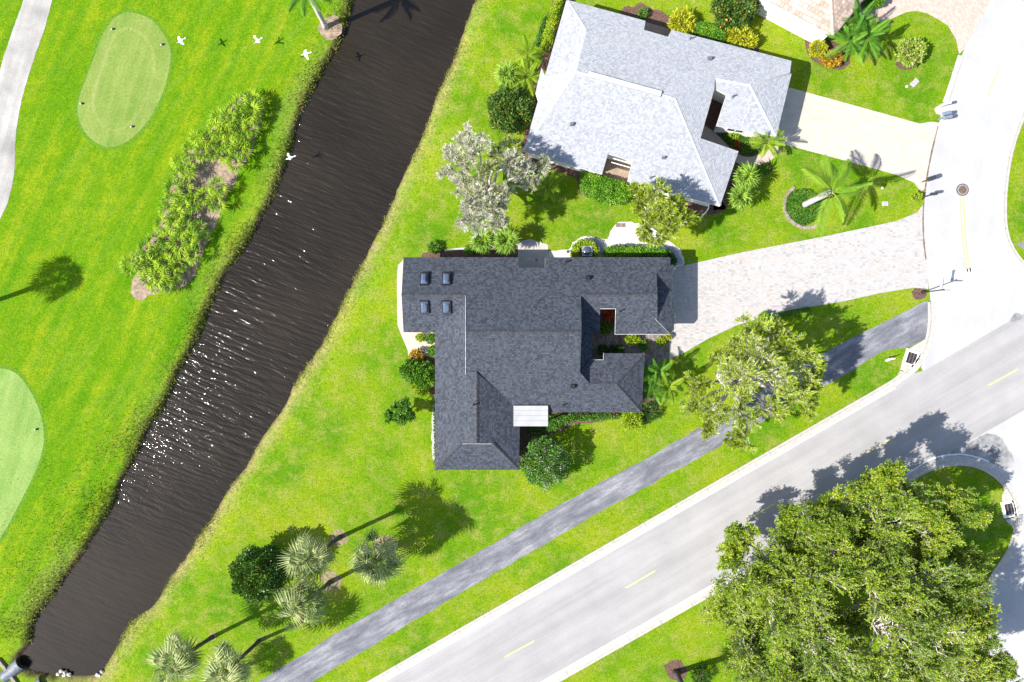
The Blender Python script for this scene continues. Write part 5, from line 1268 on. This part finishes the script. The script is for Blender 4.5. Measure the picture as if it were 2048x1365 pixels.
M['edging'] = plain('brown_grey_edging', (0.20, 0.165, 0.135), 0.9, 0.3, 4)
# stone edging of the kidney-shaped bed
r = empty('bed_edging', W(1600, 420), 'curved concrete edging round the kidney-shaped palm bed', 'edging')
ep = resample(np.array([W(x, y)[:2] for x, y in smooth_pts([(1588, 374), (1574, 390), (1568, 412), (1574, 434), (1590, 450), (1612, 458), (1634, 452)], closed=False)]), 0.62, False)
for i in range(len(ep) - 1):
    a, b = ep[i], ep[i + 1]; mb = MB(); mb.box((*((a + b) / 2), 0.05), (np.linalg.norm(b - a) - 0.03, 0.26, 0.14), math.atan2(b[1] - a[1], b[0] - a[0])); mb.build('edging_block', M['edging'], r)

# ---- long grass on the canal banks
def bank_grass():
    P = resample(LB, 0.02, False); n = 46000
    k = rng.integers(0, len(P), n); p = P[k]
    T = np.gradient(P, axis=0); T = unit(T); Nn = np.stack([T[:, 1], -T[:, 0]], axis=1)[k]
    # outwards = away from the water
    south = np.clip((-4 - p[:, 1]) / 12, 0, 1)
    off = -rng.exponential(0.5 + 1.0 * south, n) + 0.35
    sgn = np.sign(np.sum(Nn * (np.array(W(600, 600)[:2]) - p), axis=1)) * 0 + 1
    # find the water side from the polygon
    test = inside(CANAL, p[:, 0] + Nn[:, 0] * 0.6, p[:, 1] + Nn[:, 1] * 0.6); Nn = np.where(test[:, None], Nn, -Nn)
    q = p + Nn * off[:, None] + rng.normal(0, 0.05, (n, 2))
    z = bank_height(q[:, 0], q[:, 1])[0]
    ok = (z > WATER_Z - 0.1) & (rng.uniform(0, 1, n) < np.clip(0.65 + 0.7 * vnoise(q[:, 0] * 1.5, q[:, 1] * 1.5, 6), 0.1, 1)); q, z, south = q[ok], z[ok], south[ok]
    C = np.stack([q[:, 0], q[:, 1], z - 0.02], axis=1)
    D = rng.normal(0, 0.9, C.shape) + np.array((0.1, 0, 0.7))
    V, F = leaf_quads(C, D, 0.26, 0.05, 1.6)
    tint = np.clip(rng.uniform(0, 0.8, len(C)) + 0.35 * vnoise(q[:, 0] * 0.6, q[:, 1] * 0.6, 2) + 0.1, 0, 1)
    o = mesh('bank_grass', V, F, LEAF['bank'], tint=np.repeat(tint, 4)); tag(o, 'long uneven grass along the golf side canal bank', 'grass', kind='stuff')
    P = resample(RB, 0.02, False); n = 16000; k = rng.integers(0, len(P), n); p = P[k]
    T = unit(np.gradient(P, axis=0)); Nn = np.stack([T[:, 1], -T[:, 0]], axis=1)[k]
    test = inside(CANAL, p[:, 0] + Nn[:, 0] * 0.6, p[:, 1] + Nn[:, 1] * 0.6); Nn = np.where(test[:, None], Nn, -Nn)
    q = p + Nn * (-rng.exponential(0.35, n) + 0.2)[:, None]; keep = rng.uniform(0, 1, n) < np.clip(0.5 + 0.8 * vnoise(q[:, 0] * 1.2, q[:, 1] * 1.2, 12), 0.05, 1); q = q[keep]; n = len(q); z = bank_height(q[:, 0], q[:, 1])[0]
    V, F = leaf_quads(np.stack([q[:, 0], q[:, 1], z - 0.02], axis=1), rng.normal(0, 0.6, (n, 3)) + np.array((0, 0, 0.6)), 0.20, 0.045, 1.6)
    o = mesh('bank_grass', V, F, LEAF['bank'], tint=np.repeat(np.clip(rng.uniform(0.35, 1.1, n), 0, 1), 4)); tag(o, 'short dry grass fringe along the house side canal bank', 'grass', kind='stuff')
bank_grass()

# ---------------------------------------------------------------- small things
def air_conditioner():
    c = W(1172, 505); r = empty('air_conditioner', c, 'pale grey air conditioner with round fan guard behind the curved hedge', 'air conditioner')
    mb = MB(); mb.box(c + (0, 0, 0.05), (1.0, 1.0, 0.10)); mb.build('pad', M['slab'], r)
    mb = MB(); mb.box(c + (0, 0, 0.48), (0.80, 0.80, 0.76)); mb.box(c + (0, 0, 0.885), (0.84, 0.84, 0.05)); mb.build('cabinet', M['grey_metal'], r)
    mb = MB(); mb.lathe(c + (0, 0, 0.91), [(0.36, 0.0), (0.34, 0.05), (0.27, 0.10), (0.15, 0.13), (0.02, 0.14)], 24); mb.build('fan_guard', plain('dark_fan_guard', (0.10, 0.12, 0.15), 0.25, 0.1, metallic=0.6), r, smooth=True)
    for i in range(9):
        for sx, sy, a in ((1, 0, 1.5708), (-1, 0, 1.5708), (0, 1, 0), (0, -1, 0)):
            mb = MB(); mb.box(c + (sx * 0.405, sy * 0.405, 0.18 + i * 0.075), (0.70, 0.02, 0.03), a); mb.build('louvre', M['galv'], r)
air_conditioner()

def mailbox(px, py, label, mat, w=0.22, l=0.5, ang=0.0, double=False):
    c = W(px, py); r = empty('mailbox', c, label, 'mailbox', 'mailboxes along the side street')
    ca, sa = math.cos(ang), math.sin(ang); ax = np.array((ca, sa, 0)); ay = np.array((-sa, ca, 0))
    mb = MB(); mb.box(c + (0, 0, 0.5), (0.10, 0.10, 1.0), ang); mb.build('post', M[mat], r)
    mb = MB(); mb.box(c + ax * 0.12 + (0, 0, 0.96), (0.36, 0.08, 0.06), ang); mb.build('arm', M[mat], r)
    for o_ in ((-0.16, 0.16) if double else (0.0,)):
        q = c + ay * o_ + ax * 0.05 + np.array((0, 0, 1.02)); V = []; n = 9
        for e in (-l / 2, l / 2):
            V += [q + ax * e - ay * w / 2, q + ax * e + ay * w / 2]
            V += [q + ax * e + ay * (w / 2) * math.cos(t) + np.array((0, 0, 0.13 + (w / 2) * math.sin(t))) for t in np.linspace(0, math.pi, n)]
        m_ = n + 2; order = [0, 1] + list(range(2, m_))
        F = [tuple(order), tuple(i + m_ for i in order[::-1])] + [(order[i], order[(i + 1) % m_], order[(i + 1) % m_] + m_, order[i] + m_) for i in range(m_)]
        bx = mesh('box', V, F, M[mat], r)
        mb = MB(); mb.box(q + ax * (l / 2 + 0.012) + (0, 0, 0.12), (0.02, w * 0.9, 0.2), ang); mb.build('door', M['galv'], r)
        mb = MB(); mb.box(q - ay * (w / 2 + 0.015) + (0, 0, 0.2), (0.12, 0.02, 0.06), ang); mb.build('flag', plain('red_flag_paint', (0.3, 0.03, 0.02)), r)
mailbox(1877, 216, 'white mailbox on the small concrete pad above the concrete driveway', 'sign_white', 0.22, 0.5, 0.2)
mailbox(1876, 240, 'wide blue-grey double mailbox at the concrete driveway corner', 'mail_grey', 0.30, 0.62, 0.2, True)
mailbox(1845, 364, 'dark square mailbox at the lower end of the concrete driveway', 'mail_dark', 0.36, 0.62, 0.3)
mailbox(1850, 394, 'slim dark mailbox beside the small yellow-green shrub', 'mail_dark', 0.24, 0.5, 0.1)

def street_sign():
    c = W(1845, 585); r = empty('street_sign', c, 'black street sign post with two thin blades at the path corner', 'sign')
    t = W(1884, 584, 2.6)
    mb = MB(); mb.tube([c, c + (0, 0, 2.75)], [0.055, 0.04], 8); mb.lathe(c, [(0.14, 0.0), (0.12, 0.25), (0.06, 0.32)], 10); mb.lathe(c + (0, 0, 2.75), [(0.05, 0), (0.08, 0.05), (0.05, 0.11), (0.01, 0.14)], 8); mb.build('post', M['black_metal'], r)
    a = math.radians(80)
    mb = MB(); mb.box(c + (math.cos(a) * 0.5, math.sin(a) * 0.5, 2.45), (0.95, 0.03, 0.24), a); mb.build('sign_blade', M['black_metal'], r)
    mb = MB(); mb.box(c + (math.cos(a) * 0.5 - 0.02, math.sin(a) * 0.5, 2.45), (0.85, 0.028, 0.17), a); mb.build('sign_face', M['sign_white'], r)
    mb = MB(); mb.box(c + (0.3, -0.02, 2.72), (0.62, 0.03, 0.18), 0.0); mb.build('sign_blade', M['black_metal'], r)
street_sign()

def tee_marker(px, py, lb):
    c = W(px, py); r = empty('tee_marker', c, lb, 'tee marker', 'tee markers')
    mb = MB(); mb.lathe(c, [(0.07, 0.012), (0.09, 0.05), (0.09, 0.10), (0.06, 0.16), (0.02, 0.18)], 10); mb.build('knob', M['mail_dark'], r, smooth=True)
    mb = MB(); mb.lathe(c + (-0.14, -0.02, 0), [(0.05, 0.012), (0.06, 0.05), (0.02, 0.09)], 8); mb.build('ball', M['sign_white'], r, smooth=True)
for p, lb in (((227, 59), 'small dark tee marker at the top left of the upper tee, beside the cart path'), ((326, 90), 'small dark tee marker on the upper tee edge nearest the flying birds'), ((165, 208), 'small dark tee marker on the upper tee side facing the cart path'), ((266, 254), 'small dark tee marker on the upper tee end near the palmetto bed'), ((74, 859), 'single tee marker on the lower tee by the canal bend')): tee_marker(*p, lb)

# birds
def bird(px, py, z, head, label, span=1.0, cat='bird', lift=1.0):
    c = W(px, py, z); r = empty('egret', c, label, cat, 'white egrets in flight')
    f = np.array((math.cos(head), math.sin(head), 0)); s = np.array((-math.sin(head), math.cos(head), 0)); up = np.array((0, 0, 1.0))
    mb = MB(); mb.tube([c - f * 0.30, c - f * 0.18, c, c + f * 0.16, c + f * 0.26, c + f * 0.34 + up * 0.03], [0.02, 0.07, 0.095, 0.075, 0.045, 0.05], 8)
    mb.tube([c - f * 0.52, c - f * 0.40, c - f * 0.28], [0.012, 0.055, 0.03], 6)
    body = mb.build('body', M['bird'], r, smooth=True)
    mb = MB(); mb.tube([c + f * 0.36 + up * 0.03, c + f * 0.50], [0.022, 0.004], 5); mb.build('beak', plain('yellow_beak', (0.35, 0.22, 0.03)), body)
    for sg in (-1, 1):
        h = span / 2
        A = [c + f * 0.13 + s * sg * 0.06 + up * 0.04, c + f * 0.15 + s * sg * h * 0.45 + up * 0.13 * lift, c + f * 0.04 + s * sg * h * 0.95 + up * (0.05 + 0.22 * (lift - 1))]
        B = [c - f * 0.09 + s * sg * 0.06 + up * 0.03, c - f * 0.05 + s * sg * h * 0.45 + up * 0.11 * lift, c - f * 0.09 + s * sg * h * 0.80 + up * (0.05 + 0.18 * (lift - 1))]
        tipv = c - f * 0.06 + s * sg * h * (1.12 - 0.12 * lift) + up * (0.03 + 0.22 * (lift - 1))
        top = A + [tipv] + B[::-1]; V = top + [v - up * 0.02 for v in top]; n = len(top)
        F = [(0, 1, 5, 6), (1, 2, 4, 5), (2, 3, 4), (6 + n, 5 + n, 1 + n, n), (5 + n, 4 + n, 2 + n, 1 + n), (4 + n, 3 + n, 2 + n)] + [(i, i + n, (i + 1) % n + n, (i + 1) % n) for i in range(n)]
        mesh('wing', V, F, M['bird'], r)
    for sg in (-1, 1):
        mb = MB(); mb.tube([c - f * 0.25 + s * sg * 0.03, c - f * 0.62 + s * sg * 0.03], 0.012, 4); mb.build('leg', M['bird_leg'], body)
bird(362, 82, 2.3, math.radians(212), 'white egret flying right beside the upper tee', 0.8)
bird(516, 82, 1.2, math.radians(215), 'white egret flying low over the fairway above its close shadow', 0.8, lift=2.2)
bird(612, 108, 3.0, math.radians(195), 'white egret flying over the canal bank below the coconut-like palm', 0.8, lift=0.2)
bird(581, 316, 1.2, math.radians(200), 'white egret flying low over the canal water edge', 0.65, lift=2.6)
def standing_bird(px, py):
    c = W(px, py); r = empty('egret', c, 'white egret standing on the grass tip beside the storm drain', 'bird')
    head = math.radians(20); f = np.array((math.cos(head), math.sin(head), 0)); s = np.array((-math.sin(head), math.cos(head), 0)); up = np.array((0, 0, 1.0))
    b = c + up * 0.42
    mb = MB(); mb.tube([b - f * 0.34 - up * 0.05, b - f * 0.18, b, b + f * 0.15 + up * 0.05, b + f * 0.22 + up * 0.20, b + f * 0.18 + up * 0.34, b + f * 0.26 + up * 0.42], [0.02, 0.10, 0.13, 0.09, 0.05, 0.04, 0.05], 8); body = mb.build('body', M['bird'], r, smooth=True)
    mb = MB(); mb.tube([b + f * 0.30 + up * 0.42, b + f * 0.48 + up * 0.36], [0.025, 0.006], 5); mb.build('beak', plain('orange_beak', (0.4, 0.16, 0.03)), body)
    for sg in (-1, 1):
        mb = MB(); mb.tube([b + s * sg * 0.05, c + s * sg * 0.05 + f * 0.02 + up * 0.2, c + s * sg * 0.05], 0.014, 5); mb.box(c + s * sg * 0.05 + f * 0.05 + up * 0.012, (0.14, 0.05, 0.02), head); mb.build('leg', M['bird_leg'], r)
standing_bird(1773, 719)

# lawn fittings
def lawn_lid(px, py, lb, w, l, ang, mat):
    c = W(px, py); r = empty('meter_box', c, lb, 'meter box')
    mb = MB(); mb.box(c + (0, 0, 0.02), (w, l, 0.05), ang); mb.build('rim', M['kerb'], r)
    mb = MB(); mb.box(c + (0, 0, 0.035), (w * 0.7, l * 0.7, 0.04), ang); mb.build('lid', mat, r)
lawn_lid(1770, 408, 'pale meter box lid on the lawn below the royal palm', 0.5, 0.36, 0.0, M['grey_gravel'])
lawn_lid(1829, 166, 'grey meter box lid on the lawn by the variegated shrub', 0.7, 0.42, 0.8, M['grey_gravel'])
for px, py, lb in ((1813, 174, 'white cleanout cap on the lawn next to the grey meter lid'), (1764, 377, 'white cleanout cap under the royal palm fronds')):
    c = W(px, py); r = empty('cleanout_cap', c, lb, 'pipe cap'); mb = MB(); mb.lathe(c, [(0.09, 0.0), (0.09, 0.12), (0.06, 0.15), (0.02, 0.16)], 10); mb.build('cap', M['sign_white'], r)
r = empty('stepping_stones', W(1240, 451), 'two square brown stepping stones in the white gravel', 'stepping stones')
for px in (1236, 1246):
    mb = MB(); mb.box(W(px, 451, 0.03), (0.34, 0.34, 0.05), 0.1); mb.build('stone', plain('brown_stone', (0.16, 0.11, 0.085), 0.9, 0.3), r)

# culvert at the end of the canal
def culvert():
    for (a, b, lb) in (((12, 1352), (58, 1314), 'corrugated culvert pipe at the canal end, nearer the golf side'), ((58, 1388), (104, 1350), 'corrugated culvert pipe at the canal end, nearer the stones')):
        A, B = W(*a), W(*b); d = unit(B - A); L = np.linalg.norm(B - A)
        c0 = np.array((A[0], A[1], -0.36)); r = empty('culvert_pipe', c0, lb, 'culvert pipe', 'culvert pipes')
        n = 40; P = [c0 - d * 0.3 + d * (L * 0.60 + 0.3) * i / n for i in range(n + 1)]; R = [0.62 + 0.025 * math.sin(i * 1.9) for i in range(n + 1)]
        V, F = tube(P, R, 20); V2, F2 = tube(P, [q - 0.04 for q in R], 20)
        k = len(V); F2 = [tuple(reversed([i + k for i in f])) for f in F2]
        ring = [(n * 20 + j, n * 20 + (j + 1) % 20, k + n * 20 + (j + 1) % 20, k + n * 20 + j) for j in range(20)]
        mesh('pipe', np.vstack([V, V2]), F + F2 + ring, M['galv'], r, smooth=True)
    r = empty('headwall', W(25, 1345), 'low curved concrete headwall behind the culvert pipes', 'headwall')
    hp = resample(np.array([W(x, y)[:2] for x, y in smooth_pts([(-4, 1318), (6, 1330), (18, 1346), (30, 1362), (42, 1380), (62, 1392), (90, 1392)], closed=False)]), 0.5, False)
    for i in range(len(hp) - 1):
        a, b = hp[i], hp[i + 1]; mb = MB(); mb.box((*((a + b) / 2), -0.1), (np.linalg.norm(b - a) + 0.01, 0.24, 0.5), math.atan2(b[1] - a[1], b[0] - a[0])); mb.build('headwall_block', M['edging'], r)
    for i, (px, py, s) in enumerate(((122, 1343, .2), (130, 1346, .28), (138, 1350, .24), (128, 1351, .2), (116, 1349, .18), (196, 1351, .26), (204, 1344, .2))):
        c = W(px, py, -0.3); V = rsph(26) * np.array((1, 0.8, 0.6)) * s * rng.uniform(0.85, 1.1, (26, 1)) + c
        import bmesh
        bm = bmesh.new()
        for v in V: bm.verts.new(v - c)
        bmesh.ops.convex_hull(bm, input=bm.verts); me = bpy.data.meshes.new('rock'); bm.to_mesh(me); bm.free(); me.materials.append(M['rock'])
        o = bpy.data.objects.new('bank_rock', me); COL.objects.link(o); o.location = tuple(c)
        tag(o, 'pale rock at the waterline in the canal end' if i < 5 else 'pale rock at the house side corner of the canal end', 'rock', 'rocks at the canal end' if i < 5 else 'rocks at the canal corner')
culvert()
